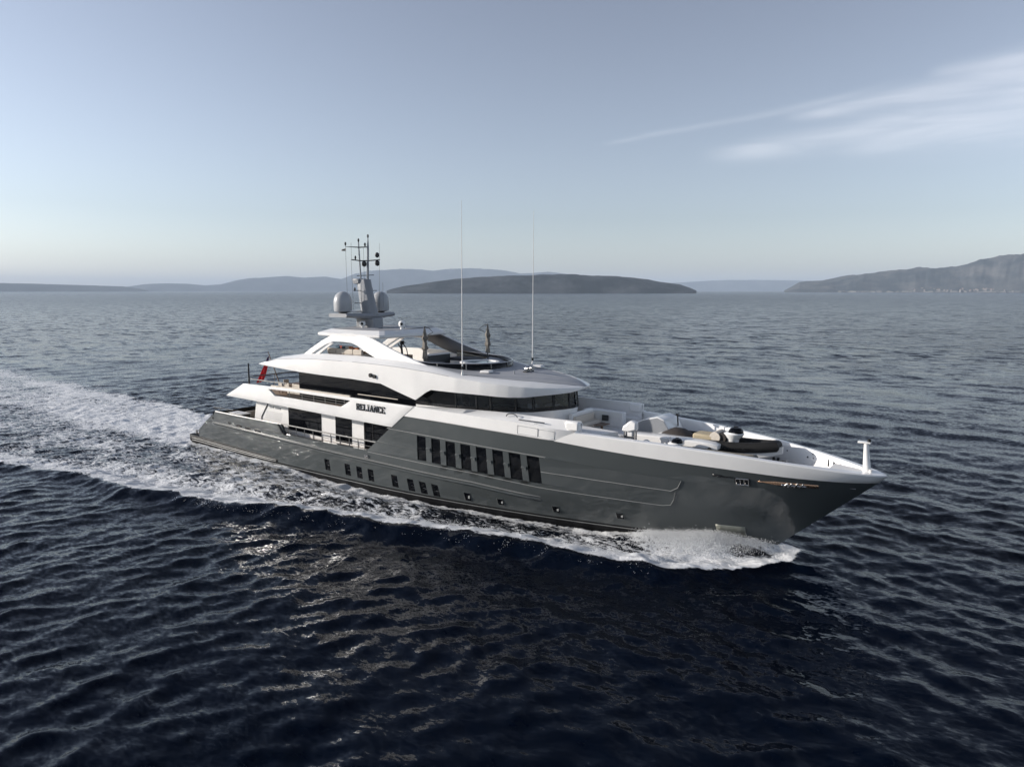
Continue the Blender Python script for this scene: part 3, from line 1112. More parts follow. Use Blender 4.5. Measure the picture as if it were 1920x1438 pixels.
strip('panel_moulding', [(-3.6, 3.72), (1.0, 3.55)], .08, .05, HULLG, hull_o)

# anchor pockets, bow thruster plate
for nm, x0, x1, z0, m_, hgt in (('anchor_pocket', 24.4, 27.4, 4.42, COPPER, .10),):
    xs2 = np.linspace(x0, x1, 14)
    mb = MB().grid(np.array([[hp(x, z0 - (x - x0) * .03 + dz_ * (min(1, (x - x0) / .9)), .025) for dz_ in (-hgt, hgt)] for x in xs2]))
    ap = part(mb, nm, m_, hull_o, solid=.05)
mb = MB()
for x, s in ((26.05, .12), (26.35, .15), (25.85, .10), (26.6, .11)):
    p = hp(x, 4.36, .06)
    mb.tube([(p[0] - .12, p[1], p[2] - s), (p[0] + .12, p[1] - .06, p[2] + s)], .05, 8)
mb.tube([hp(25.6, 4.33, .05), hp(26.8, 4.3, .05)], .07, 8)
part(mb, 'anchor', STEEL, bevel=.01)
xs2 = np.linspace(22.3, 23.2, 6)
mb = MB().grid(np.array([[hp(x, z0, .03) for z0 in (4.50, 4.56)] for x in xs2]))
mb.grid(np.array([[hp(x, 4.62 - (x - 22.1) * .05 + dz_, .03) for dz_ in (-.10, .02)] for x in np.linspace(22.1, 22.6, 4)]))
part(mb, 'fairlead_slot', BLACK, hull_o, solid=.04, each=True)
mb = MB()
for z0 in (4.14, 4.50):
    mb.tube([hp(23.32, z0, .03), hp(23.98, z0, .03)], .035, 8)
for x in (23.32, 23.55, 23.76, 23.98):
    mb.tube([hp(x, 4.14, .03), hp(x, 4.5, .03)], .035, 8)
part(mb, 'mooring_roller', STEEL, hull_o)
mb = MB().grid(np.array([[hp(x, z0, .02) for z0 in (4.1, 4.54)] for x in (23.25, 23.6, 24.05)]))
part(mb, 'mooring_opening', BLACK, hull_o)
mb = MB().grid(np.array([[hp(x, z0, .03) for z0 in (.45, .8, 1.12)] for x in np.linspace(21.75, 23.35, 6)]))
part(mb, 'thruster_plate', GOLDG, hull_o, solid=.05)

# stern: bathing platform with its broad fender, ports in the quarter
mb = MB()
xs2 = [-31.1, -30.6, -29.5, -28, -25, -22, -19, -17, -16.1]
for side in (-1, 1):
    Q = []
    for x in xs2:
        yb = float(hb(max(x, -29.3), .5))
        o_ = ip(x, [-31.1, -30.6, -22, -17, -16.1], [.0, .18, .16, .10, .0])
        zt = ip(x, [-31, -16], [.80, .48])
        zb = ip(x, [-31, -16], [.02, .02])
        Q.append([(x, side * (yb - .5), zt + .02), (x, side * (yb + o_ - .06), zt), (x, side * (yb + o_), zt - .08), (x, side * (yb + o_), zb + .2), (x, side * (yb + o_ - .15), zb), (x, side * (yb - .5), zb - .1)])
    mb.grid(np.array(Q), flip=side > 0, cap=True)
part(mb, 'platform_fender', BOOT, hull_o, lr=True)
mb = MB()
for side in (-1, 1):
    for k, (f_, m_) in enumerate(((.62, 0), (.34, 0))):
        pth = []
        for x in np.linspace(-31.0, -16.3, 24):
            yb = float(hb(max(x, -29.3), .5)) + float(ip(x, [-31.1, -30.6, -22, -17, -16.1], [.0, .18, .16, .10, .0]))
            zt, zb = float(ip(x, [-31, -16], [.80, .48])), .02
            pth.append((x, side * (yb + .0), zb + (zt - zb) * f_ + .05))
        mb.tube(pth, .022, 8)
part(mb, 'fender_strip', TRIM, hull_o, each=True)
mb = MB()
mb.prism([(-31.1, -4.2), (-29.0, -4.3), (-29.0, 4.3), (-31.1, 4.2)], .45, .78, 'z')
part(mb, 'bathing_platform', TEAK, hull_o, bevel=.05)
mb = MB().box((-30.7, -4.0, .95), (.16, .10, .36)).box((-30.7, -4.0, 1.12), (.34, .10, .07))
part(mb, 'mooring_cleat', DARK, hull_o, bevel=.02)
for (x, z, wd, ht) in ((-26.1, 3.0, .34, .22), (-23.2, 2.85, .36, .24), (-21.55, 2.75, .95, .26), (-20.1, 2.70, .95, .26), (-18.6, 2.66, .95, .26)):
    pts = []
    for t in np.linspace(0, 2 * math.pi, 17)[:-1]:
        c_, s_ = math.cos(t), math.sin(t)
        ex = .5
        pts.append(hp(x + wd / 2 * math.copysign(abs(c_) ** ex, c_), z + ht / 2 * math.copysign(abs(s_) ** ex, s_), .012))
    part(MB().add(pts, [tuple(range(16))]), 'hawse_port', BLACK, hull_o, smooth=False, solid=.05, fix=False)
mb = MB()
pth = [hp(-15.45, 3.60, .02), hp(-15.2, 3.45, .02), hp(-14.85, 3.0, .02), hp(-14.55, 2.88, .02)]
for p in pth:
    pass
mb.tube(pth, .10, 6)
part(mb, 'gate_recess', BLACK, hull_o)
mb = MB().tube([hp(-4.65, 2.42, .05), hp(-4.25, 2.42, .07), hp(-4.2, 2.30, .07), hp(-4.6, 2.28, .05)], .05, 6, closed=True)
part(mb, 'boarding_eye', STEEL, hull_o)
# bulwark cap along the after deck
mb = MB()
for side in (-1, 1):
    mb.tube([(x, side * (float(hb(x, 3.62)) - .11), 3.66) for x in np.linspace(-25.7, -15.1, 18)], .075, 8)
part(mb, 'bulwark_cap', TRIM, hull_o, lr=True)
# side deck railing
mb = MB()
for side in (-1, 1):
    px_ = np.linspace(-15.1, -3.5, 20)
    mb.tube([(x, side * (float(hb(x, 3.6)) - .12), float(ip(x, [-15.1, -3.5], [3.68, 3.56]))) for x in px_], .06, 8)
    mb.tube([(x, side * (float(hb(x, 3.6)) - .12), float(ip(x, [-15.1, -3.9], [3.24, 3.16]))) for x in px_], .02, 6)
part(mb, 'side_deck_handrail', RAILM, yacht, lr=True)
for x in (-14.2, -13.1, -12.0, -10.9, -9.8, -8.7, -7.6, -6.5, -5.5, -4.75):
    for side in (-1,):
        part(MB().tube([(x, side * (float(hb(x, 3.6)) - .12), 2.6), (x, side * (float(hb(x, 3.6)) - .12), 3.62)], .032, 8), 'rail_stanchion', RAILM)
# bulwark inner thickness on the low part
mb = MB()
for side in (-1, 1):
    xs2 = np.linspace(-14.6, -4.4, 14)
    mb.grid(np.array([[(x, side * float(hb(x, z)), z) for z in (2.83,)] + [(x, side * (float(hb(x, 2.83)) - .25), 2.85), (x, side * (float(hb(x, 2.83)) - .25), 2.4)] for x in xs2]), flip=side > 0)
part(mb, 'low_bulwark', HULLG, hull_o, lr=True)

# --- main deck house
mb = MB()
hy = 4.1
mb.prism([(-20.9, 2.5), (-20.3, 5.2), (.5, 5.2), (.5, 2.5)], -hy, hy, 'y')
house = part(mb, 'main_deck_house', WHITE, bevel=.05)


def sidepane(name, poly, y, m, parent, d=.03, side=-1):
    return MB().prism(poly, side * y, side * (y + d), 'y').build(name, m, parent, smooth=False)


for poly in ([(-15.65, 3.0), (-15.62, 5.0), (-11.25, 5.0), (-11.3, 2.85)], [(-9.5, 2.72), (-9.45, 5.0), (-7.5, 5.0), (-7.55, 2.68)]):
    w = sidepane('saloon_window', poly, hy, GLASS, yacht)
    xa, xb = poly[1][0], poly[2][0]
w = sidepane('side_door', [(-6.05, 2.55), (-6.05, 5.0), (-2.6, 5.0), (-3.6, 2.55)], hy, GLASS, yacht)
MB().box((-5.0, -hy - .05, 3.8), (.07, .06, 2.3)).box((-5.95, -hy - .05, 3.8), (.14, .06, 2.4)).build('door_frame', BLACK, w, smooth=False)
mb = MB()
for k in range(9):
    z = 3.62 + k * .085
    mb.box((-17.9 + k * .03, -hy - .012, z), (2.3, .02, .018))
part(mb, 'vent_louvre', MASTG, house, smooth=False, each=True)
mb = MB().tube([(-18.55, -hy - .02, 4.95), (-19.55, -hy - .02, 3.7), (-19.55, -hy - .02, 3.45)], .05, 6)
part(mb, 'house_trim', DARK, house)
mb = MB().box((-18.0, -hy - .02, 4.72), (.55, .04, .16)).box((-17.1, -hy - .02, 4.68), (.75, .04, .16))
part(mb, 'vent_grille', MASTG, house, smooth=False, each=True)
sidepane('house_inset', [(-19.3, 2.9), (-19.1, 3.5), (-16.2, 3.3), (-16.2, 2.9)], hy, WHITE2, house, .015)
# after saloon doors in the shade of the overhang
part(MB().box((-20.75, 0, 3.75), (.06, 6.4, 2.3)), 'saloon_doors', GLASS, smooth=False)

# --- upper deck overhang with name panel and balcony opening
def ZB(x):
    return ip(x, [-23.4, -13.3, -1.8], [5.43, 5.26, 4.97])


def ZO(x):
    return ip(x, [-23.4, -20.4, -13.2, .69], [6.70, 6.76, 6.86, 6.73])


mb = MB()
ust = [0, .25, .5, .75, 1, 2, 3, 4, 5, 6, 7, 8, 9, 10, 11]
for side in (-1, 1):
    P = []
    for u in range(24):
        col = []
        for j in range(6):
            # rows: bottom, mid, opening foot, opening head, top
            f_ = (0, .25, .50, .505, .86, 1.0)[j]
            za_, zf_ = 5.43 + (6.76 - 5.43) * f_, 4.97 + (6.73 - 4.97) * f_
            xa = -23.45 + 3.05 * f_
            xf = -1.60 + 2.30 * f_
            o0 = -15.7 - .85 * (f_ - .5) / .36
            o1 = -7.15 + 1.1 * (f_ - .5) / .36
            if u < 7:
                x = xa + (o0 - xa) * u / 6.
            elif u < 17:
                x = o0 + (o1 - o0) * (u - 6) / 10.
            else:
                x = o1 + (xf - o1) * (u - 16) / 7.
            zb_, zo_ = float(ZB(x)), float(ZO(x))
            z = zb_ + (zo_ - zb_) * f_
            if f_ == 0 and x < -23:
                z = 5.43
            b_ = float(hb(x, 5.5)) + .05
            col.append((x, side * (b_ + (.0 if j else -.02)), z))
        P.append(col)
    P = np.array(P)
    mb.grid(P, flip=side > 0, skip=lambda i, j: j == 3 and 6 <= i < 16)
    # opening head/foot thickness is given by the solidify below
part(mb, 'upper_deck_side', WHITE, solid=.22, ang=30, bevel=.03, lr=True)
mb = MB()
xs2 = np.linspace(-22.4, 10.2, 40)
Q = [[(x, -float(hb(x, 5.2)) + .12, zz), (x, float(hb(x, 5.2)) - .12, zz)] for x in xs2 for zz in (5.78,)]
mb.grid(np.array(Q))
part(mb, 'upper_deck', TEAK)
mb = MB()
Q = [[(x, s * (float(hb(x, 5.2)) - .05), float(ZB(min(x, -1.8))) + .01) for s in (-1, -.5, 0, .5, 1)] for x in np.linspace(-23.3, -1.2, 30)]
mb.grid(np.array(Q))
mb.grid(np.array([[(-23.45 + 3.05 * t, s * (float(hb(-22, 5.4))), 5.43 + 1.2 * t) for s in (-1, -.5, 0, .5, 1)] for t in (0, .3)]))
part(mb, 'upper_deck_soffit', WHITE2)
# balcony and after rails of the upper deck
mb = MB()
for f_ in (.60, .72):
    mb.tube([(x, -float(hb(x, 5.5)) + .18, float(ZB(x)) + (float(ZO(x)) - float(ZB(x))) * f_) for x in np.linspace(-14.2, -6.6, 12)], .022, 6)
part(mb, 'balcony_rail', RAILM, each=True)
for x in (-13.9, -12.2, -10.7, -9.3, -8.0, -7.0):
    part(MB().tube([(x, -float(hb(x, 5.5)) + .18, 6.0), (x, -float(hb(x, 5.5)) + .18, 6.72)], .028, 6), 'balcony_stanchion', RAILM)
part(MB().tube([(x, -float(hb(x, 5.5)) + .10, float(ZO(x)) + .06) for x in np.linspace(-16.3, -6.2, 12)], .07, 8), 'balcony_cap', CREAM)
mb = MB()
pth = [(-14.6, -4.95, 7.18), (-17, -4.98, 7.17), (-19.9, -4.95, 7.22), (-20.9, -4.3, 7.25), (-21.2, 0, 7.25), (-20.9, 4.3, 7.25), (-17, 4.98, 7.2)]
mb.tube(pth, .045, 8)
part(mb, 'after_handrail', RAILM)
for x, y in ((-16.2, -4.98), (-18.4, -4.97), (-20.2, -4.8), (-21.1, -1.5), (-21.1, 1.5), (-20.2, 4.8), (-17.5, 4.9)):
    part(MB().tube([(x, y, 6.4), (x, y, 7.2)], .03, 6), 'rail_stanchion', RAILM)
part(MB().tube([(-19.9, -5.0, 6.75), (-19.9, -5.0, 7.0), (-19.88, -5.0, 8.60)], [.09, .075, .065], 10), 'flood_mast', BLACK)

# --- upper deck house: long dark glass band
mb = MB()
mb.prism([(-13.8, -4.2), (0, -4.2), (4, -4.05), (4, 4.05), (0, 4.2), (-13.8, 4.2)], 5.4, 8.3, 'z')
uh = part(mb, 'upper_deck_house', BLACK, smooth=False)
gx = [-13.85, -6.5, -3.3, -1.7, .6]
for i in range(4):
    a, b = gx[i] + .015, gx[i + 1] - .015
    w = MB().prism([(a, 5.6), (a, 8.28), (b, 8.28 if i < 3 else 7.6), (b, 5.6)], -4.235, -4.2, 'y')
    part(w, 'lounge_window', GLASS, smooth=False)
part(MB().box((-13.9, 0, 6.9), (.05, 8.3, 2.9)), 'lounge_doors', GLASS, smooth=False)
# thin light rail under the lounge glass
part(MB().tube([(x, -4.45, 6.92 - .006 * (x + 6)) for x in np.linspace(-6.3, -1.9, 8)], .035, 6), 'lounge_handrail', CREAM)

# --- wheelhouse: curved front of glass panes between dark mullions
WPX = [-.2, 1.6, 4, 6, 7.2, 8.3, 9.2, 10.0, 10.55, 10.85, 10.95]
WPY = [4.28, 4.25, 4.12, 3.80, 3.40, 2.85, 2.25, 1.55, .95, .45, 0]


def plan(t):
    """point on the starboard plan curve of the wheelhouse, t = arc length fraction 0 aft .. 1 centre line"""
    cum = np.r_[0, np.cumsum(np.hypot(np.diff(WPX), np.diff(WPY)))]
    cum /= cum[-1]
    return float(ip(t, cum, WPX)), float(ip(t, cum, WPY))


def wz0(x):
    return float(ip(x, [-1, 2, 6, 9, 11], [6.72, 6.72, 6.74, 6.76, 6.95]))


TT = list(np.linspace(0, 1, 41))
mb = MB()
for s in (-1, 1):
    mb.grid(np.array([[(plan(t)[0], s * plan(t)[1], 5.4), (plan(t)[0], s * plan(t)[1], wz0(plan(t)[0]) + .02)] for t in TT]), flip=s > 0)
part(mb, 'wheelhouse_base', WHITE, lr=True)
mb = MB()
for s in (-1, 1):
    mb.grid(np.array([[(plan(t)[0], s * (plan(t)[1] + .03), wz0(plan(t)[0]) - .02), (plan(t)[0], s * (plan(t)[1] + .03), wz0(plan(t)[0]) + .20), (plan(t)[0], s * (plan(t)[1] - .06), wz0(plan(t)[0]) + .21)] for t in TT]), flip=s > 0)
    mb.grid(np.array([[(plan(t)[0] - .12, s * (plan(t)[1] - .04), 8.06), (plan(t)[0] - .12, s * (plan(t)[1] - .04), 8.35)] for t in TT]), flip=s > 0)
wf = part(mb, 'wheelhouse_frame', BLACK)
MT = [0.0, .30, .435, .52, .66, .755, .865, .955]           # mullion positions
for s in (-1, 1):
    for i in range(len(MT)):
        a = MT[i] + .008
        b = (MT[i + 1] if i + 1 < len(MT) else 1.0) - .008
        tt = np.linspace(a, b, 8)
        g = MB().grid(np.array([[(plan(t)[0], s * plan(t)[1], wz0(plan(t)[0]) + .18), (plan(t)[0] - .12, s * (plan(t)[1] - .05), 8.2)] for t in tt]), flip=s > 0)
        part(g, 'wheelhouse_window', GLASS if i < 1 else CLEAR)
        if i:
            t = MT[i]
            p = plan(t)
            part(MB().tube([(p[0], s * p[1], wz0(p[0])), (p[0] - .12, s * (p[1] - .05), 8.3)], .085, 6), 'window_mullion', BLACK, wf)
# what shows inside
part(MB().box((4.6, 0, 6.9), (.1, 7.6, 2.7)), 'wheelhouse_bulkhead', DARK, smooth=False)
mb = MB().prism([(5.2, -2.9), (7.6, -2.2), (8.8, -1.0), (9.0, 0), (8.8, 1.0), (7.6, 2.2), (5.2, 2.9)], 6.9, 7.05, 'z')
mb.box((8.0, 0, 7.22), (.6, 2.6, .35))
part(mb, 'helm_console', DARK, bevel=.03)
part(MB().box((9.4, -.6, 7.06), (.7, .9, .10)).box((8.6, -1.9, 7.1), (.5, .5, .3)), 'chart_table', WHITE2, bevel=.02)
part(MB().grid(np.array([[(x, y, 6.6) for y in (-3.6 + max(0, x - 6) * .6, 3.6 - max(0, x - 6) * .6)] for x in (1, 6, 8, 10)])), 'wheelhouse_floor', TEAK)

# --- roof of the upper deck: sculpted white overhang
RX = [-18.9, -18.4, -16, -13, -10, -6.4, -3.2, -1.43, .37, 1.34, 1.84, 4, 6, 7.2, 8.0, 9.0, 10.0, 10.7, 11.3, 11.65, 11.82]
RB = [4.6, 4.72, 4.79, 4.87, 4.95, 4.95, 4.95, 4.95, 4.94, 4.90, 4.88, 4.78, 4.47, 4.16, 3.88, 3.40, 2.72, 2.05, 1.30, .70, .02]
RZL = [8.56, 8.53, 8.42, 8.28, 8.22, 8.17, 8.05, 7.58, 7.12, 7.74, 7.97, 7.95, 7.92, 7.86, 7.84, 7.87, 8.0, 8.08, 8.16, 8.28, 8.44]
RZK = [8.60, 8.68, 9.14, 9.36, 9.46, 9.5, 9.45, 9.4, 9.30, 9.24, 9.2, 8.98, 8.80, 8.70, 8.63, 8.55, 8.48, 8.45, 8.44, 8.46, 8.47]
RZC = [8.62, 8.74, 9.36, 9.76, 9.90, 9.95, 9.84, 9.79, 9.66, 9.56, 9.50, 9.16, 9.02, 8.95, 8.90, 8.83, 8.74, 8.66, 8.57, 8.51, 8.475]
RYC = [.90, .90, .88, .87, .87, .87, .87, .87, .87, .865, .86, .85, .80, .76, .72, .68, .62, .58, .5, .4, .3]
RZT = [8.60, 8.66, 8.9, 9.0, 9.0, 9.0, 9.0, 9.0, 9.40, 9.46, 9.46, 9.40, 9.26, 9.18, 9.12, 9.02, 8.90, 8.79, 8.66, 8.57, 8.48]
stn = sorted(set([round(float(v), 3) for v in np.linspace(-18.9, 11.82, 90)] + [round(v, 3) for v in RX]))
mb = MB()
for s in (-1, 1):
    P = []
    for x in stn:
        b, zl, zk, zc, yc, zt = (float(ip(x, RX, v)) for v in (RB, RZL, RZK, RZC, RYC, RZT))
        fwd_ = float(sm(x, -.6, 1.5))
        inner = (b * (yc - .035), zc - .0 * fwd_)
        foot_z = zt * (1 - fwd_) + (zc + (zt - zc) * .35) * fwd_
        foot_y = b * (yc - .05) * (1 - fwd_) + b * yc * .62 * fwd_
        zin = max(8.2, min(8.35, zl + .1))
        sec = [(0.0, min(8.3, zc - .1) if x > -16 else zl + .03), (max(b - .35, 0), zin if x > -16 else zl + .03), (max(b - .16, 0), zl + .015), (b, zl), (b + .035 * min(1, b), zl * .55 + zk * .45), (b * .998, zk), (b * .985, zk + .03), (b * (yc + (1 - yc) * .45), zk + (zc - zk) * .68), (b * yc, zc), inner, (foot_y, foot_z), (0.0, zt)]
        P.append([(x, s * y, z) for y, z in sec])
    mb.grid(np.array(P), flip=s > 0)
roof = part(mb, 'roof', WHITE, ang=24)
ROOFX = [x for x in stn if x > -.4]
mb = MB()
for s in (-1, 1):
    P = []
    for x in ROOFX:
        b, zl, zk, zc, yc, zt = (float(ip(x, RX, v)) for v in (RB, RZL, RZK, RZC, RYC, RZT))
        fwd_ = float(sm(x, -.6, 1.5))
        foot_z = zt * (1 - fwd_) + (zc + (zt - zc) * .35) * fwd_
        foot_y = b * (yc - .05) * (1 - fwd_) + b * yc * .62 * fwd_
        P.append([(x, s * b * (yc - .035), zc + .008), (x, s * foot_y, foot_z + .008), (x, 0, zt + .008)])
    mb.grid(np.array(P), flip=s > 0)
part(mb, 'roof_top', ROOFG, roof, ang=24)
# fine seams in the roof
mb = MB()
for pts in ([(4.15, -4.07), (6, -3.55), (8, -2.78), (10, -1.68), (11.3, -.62)], [(3.3, 0), (6.6, 0), (9.4, 0)], [(4.15, 4.07), (6, 3.55), (8, 2.78), (10, 1.68)]):
    pth = []
    for x, y in pts:
        b, zc, yc, zt = (float(ip(x, RX, v)) for v in (RB, RZC, RYC, RZT))
        q = abs(y) / max(b * yc, .01)
        z = zc + (zt - zc) * (.35 + .65 * max(0, 1 - q / .62)) if q < .62 else zc + (zt - zc) * .35 * (1 - q) / .38
        pth.append((x, y, z + .012))
    mb.tube(pth, .018, 6)
part(mb, 'roof_seam', MASTG, roof, each=True)
mb = MB()
mb.tube([(x, -float(ip(x, RX, RB)) * 1.0 - .005, float(ip(x, RX, RZK)) + .02) for x in np.linspace(-17.4, -7.5, 20)], .014, 6)
mb.tube([(x, -float(ip(x, RX, RB)) * 1.0 - .005, float(ip(x, RX, RZK)) + .02) for x in np.linspace(-6.3, 3.5, 20)], .014, 6)
part(mb, 'roof_seam', MASTG, roof, each=True)
# side light on the roof flank
part(MB().tube([(-4.15, -4.95, 8.62), (-4.15, -5.12, 8.62)], .16, 12).tube([(-3.75, -4.95, 8.55), (-3.75, -5.10, 8.55)], .15, 12), 'flank_speaker', BLACK, each=True)
# hatches on the roof
for x, y in ((4.9, -2.3), (5.8, 3.0)):
    m_ = MB().box((x, y, 9.27), (.75, .75, .16), .2, taper=.9)
    hh = part(m_, 'roof_hatch', WHITE2, bevel=.03)
part(MB().lathe([(.05, -.1), (.05, .16), (.02, .18)], (6.7, -1.4, 9.2), 8), 'roof_sensor', MASTG)

# --- whip antennas
for y in (-4.1, 4.1):
    x = 4.15 if y < 0 else 4.5
    a = MB().tube([(x, y, 9.05), (x, y, 9.25), (x, y, 9.5), (x + .0, y, 9.6)], [.11, .09, .045, .045], 10)
    an = part(a, 'whip_antenna', STEEL if y < 0 else WHITE2)
    MB().tube([(x, y, 9.52), (x, y, 9.75)], .085, 8).build('antenna_joint', BLACK, an)
    MB().tube([(x, y, 9.7), (x + .02, y, 15), (x + .06, y, 21.05)], [.045, .03, .012], 8).build('antenna_rod', WHITE2, an)

# --- searchlights and horns on the roof
sl = MB()
for y, x in ((-.32, 7.0), (.0, 7.15), (.3, 7.05)):
    sl.tube([(x, y, 9.12), (x, y, 9.35)], .05, 8)
    sl.tube([(x - .14, y, 9.44), (x + .14, y, 9.44)], [.10, .14], 10)
part(sl, 'searchlight', STEEL, each=True)
part(MB().box((6.95, 0, 9.22), (.35, .95, .08)), 'searchlight_bracket', DARK, bevel=.02)

# --- sun deck windbreak of dark glass with a steel rail
def arc(t, rx, ry, x0):
    return x0 + rx * math.cos(t), ry * math.sin(t)


tt = np.linspace(-1.25, 1.25, 25)
GL = [(-1.2 + 5.95 * max(0, math.cos(t)) ** .9, 3.95 * math.sin(t) / math.sin(1.25)) for t in tt]
GL = [(-3.2, -3.98)] + GL + [(-3.2, 3.98)]


def ztop(x, y):
    return 9.30 + .10 * max(0, 1 - (x + 1) / 6) + (.12 if x < .5 else 0)


mb = MB().grid(np.array([[(x, y, ztop(x, y) - .35), (x, y, ztop(x, y) + .40)] for x, y in GL]))
wbk = part(mb, 'windbreak', GLASS, solid=.03)
MB().tube([(x, y, ztop(x, y) + .42) for x, y in GL], .032, 8).build('windbreak_rail', STEEL, wbk)
for k in range(2, len(GL) - 2, 4):
    x, y = GL[k]
    MB().tube([(x + .03, y, ztop(x, y) - .1), (x + .03, y, ztop(x, y) + .42)], .025, 6).build('rail_post', STEEL, wbk)
# spa pool and sun pads inside the windbreak
mb = MB().lathe([(1.45, 0), (1.55, .24), (1.5, .28), (1.25, .28), (1.2, .18)], (2.2, .3, 9.36), 28)
spa = part(mb, 'spa_pool', WHITE2)
MB().lathe([(1.22, 0), (1.22, .02)], (2.2, .3, 9.55), 24).build('spa_water', mat('spa water', (.10, .16, .18), .05, noise=.1), spa)
part(MB().box((-.6, -2.2, 9.5), (1.6, 1.5, .25)), 'sun_pad', DARK, bevel=.06)
part(MB().box((-.9, 2.4, 9.5), (2.2, 1.6, .25)), 'sun_pad', DARK, bevel=.06)
part(MB().box((-2.4, .6, 9.5), (.5, 2.6, .8)), 'bar_counter', DARK, bevel=.05)
part(MB().box((-2.4, .6, 9.93), (.7, 2.8, .06)), 'bar_top', WHITE2, bevel=.02)

# --- hard top and its arches
AO = [(-13.35, 9.55), (-12.2, 10.25), (-10.9, 10.95), (-9.7, 11.46), (-8.4, 11.64), (-7.2, 11.64), (-6.0, 11.52), (-4.94, 11.30), (-3.9, 10.98), (-2.83, 10.62), (-1.5, 10.23), (-.2, 9.88), (1.2, 9.55), (2.4, 9.28)]
AI = [(-12.45, 9.55), (-11.4, 10.15), (-10.35, 10.65), (-9.45, 10.92), (-8.4, 10.93), (-7.3, 10.88), (-6.7, 10.72), (-6.15, 10.50), (-5.5, 10.24), (-4.75, 9.96), (-4.0, 9.75), (-3.0, 9.55), (-1.8, 9.4), (-.6, 9.2)]
for s in (-1, 1):
    Q = []
    for (xo, zo), (xi, zi) in zip(AO, AI):
        def yy(z):
            return s * (4.28 - .17 * max(0, z - 9.6))
        d_ = .16
        Q.append([(xo, yy(zo) + s * .02, zo), (xi, yy(zi) + s * .02, zi), (xi, yy(zi) - s * d_, zi), (xo, yy(zo) - s * d_, zo), (xo, yy(zo) + s * .02, zo)])
    part(MB().grid(np.array(Q), cap=False), 'arch', WHITE, ang=40, bevel=.03)
    LQ = []
    for (xo, zo), (xi, zi) in zip(AO[6:], AI[6:]):
        yo_, yi_ = yy(zo) - s * (d_ + .015), yy(zi) - s * (d_ + .015)
        LQ.append([(xo - .03, yo_, zo - .04), (xi + .03, yi_, zi + .02)])
    part(MB().grid(np.array(LQ)), 'arch_lining', LINING, solid=.02)
    st = MB()
    st.prism([(-12.25, 9.55), (-9.8, 10.80), (-9.45, 10.78), (-11.75, 9.55)], s * 4.12, s * 4.0, 'y')
    part(st, 'arch_brace', WHITE, smooth=False)
HO = [(-12.1, 0), (-12.0, -2.0), (-11.75, -3.7), (-11.5, -3.95), (-9.5, -4.02), (-7, -4.0), (-5.2, -3.92), (-4.4, -3.82), (-4.15, -3.5), (-4.02, -1.8), (-3.98, 0)]
HO = HO + [(x, -y) for x, y in HO[-2:0:-1]]
HI = [(-11.3, 0), (-11.2, -1.8), (-10.9, -3.1), (-10.5, -3.35), (-8.9, -3.45), (-7, -3.45), (-5.7, -3.4), (-4.95, -3.3), (-4.65, -3.0), (-4.55, -1.5), (-4.52, 0)]
HI = HI + [(x, -y) for x, y in HI[-2:0:-1]]


def ring(outl, sc_, z):
    return [(-7.9 + (x + 7.9) * sc_, y * sc_, z) for x, y in outl]


mb = MB()
rings = [ring(HO, .0, 11.28), ring(HO, .93, 11.30), ring(HO, .985, 11.33), ring(HO, 1.0, 11.40), ring(HO, .998, 11.58), ring(HI, 1.0, 11.88), ring(HI, .985, 11.89), ring(HI, .0, 11.90)]
Q = np.array([[r_[i % len(HO)] for i in range(len(HO) + 1)] for r_ in rings])
mb.grid(Q)
ht = part(mb, 'hard_top', WHITE, ang=14)
mb = MB().add([(-7.9 + (x + 7.9) * .965, y_ * .965, 11.915) for x, y_ in HI], [tuple(range(len(HI)))])
part(mb, 'hard_top_plate', ROOFG, ht, smooth=False, fix=False)
mb = MB().add([(-7.9 + (x + 7.9) * .86, y_ * .86, 11.27) for x, y_ in HO], [tuple(range(len(HO)))])
part(mb, 'hard_top_ceiling', mat('pale oak ceiling', (.42, .31, .21), .5, noise=.2, nscale=5), ht, smooth=False, fix=False)
part(MB().box((-6.9, -.55, 11.94), (.5, 2.2, .04)).box((-5.4, .9, 11.94), (1.2, 1.2, .04)), 'solar_panel', mat('dark blue solar panel', (.06, .07, .09), .25, noise=.2), ht, bevel=.01, each=True)

# --- mast, domes, yards, lights
mb = MB().prism([(-10.45, -.75), (-8.45, -.55), (-8.45, .55), (-10.45, .75)], 11.7, 12.72, 'z')
mast = part(mb, 'mast_pedestal', MASTG, bevel=.12)
mb = MB()
wing = []
for y in np.linspace(-2.75, 2.75, 15):
    a = abs(y) / 2.75
    zc = 12.86 + .10 * a
    th_ = .24 * (1 - .35 * a)
    x0, x1 = -11.55 + .15 * (1 - a), -8.55 - .7 * a
    wing.append([(x0, y, zc), (x0 + .15, y, zc + th_), (x1 - .15, y, zc + th_), (x1, y, zc), (x1 - .15, y, zc - th_), (x0 + .15, y, zc - th_), (x0, y, zc)])
mb.grid(np.array(wing), cap=True)
part(mb, 'mast_wing', MASTG, ang=50)
mb = MB()
secs = []
for z, xc, lx, ly in ((12.95, -9.45, .88, .58), (13.2, -9.5, .86, .56), (14.6, -9.85, .78, .52), (15.95, -10.15, .72, .50)):
    secs.append([(xc - lx, -ly * .4, z), (xc - lx, ly * .4, z), (xc - lx * .3, ly, z), (xc + lx * .6, ly * .8, z), (xc + lx, ly * .2, z), (xc + lx, -ly * .2, z), (xc + lx * .6, -ly * .8, z), (xc - lx * .3, -ly, z), (xc - lx, -ly * .4, z)])
mb.grid(np.array(secs), cap=True)
part(mb, 'mast_tower', MASTG, ang=40, bevel=.03)
part(MB().box((-10.55, -.1, 15.78), (.75, .9, .45), taper=1.12), 'mast_head', MASTG, bevel=.08)
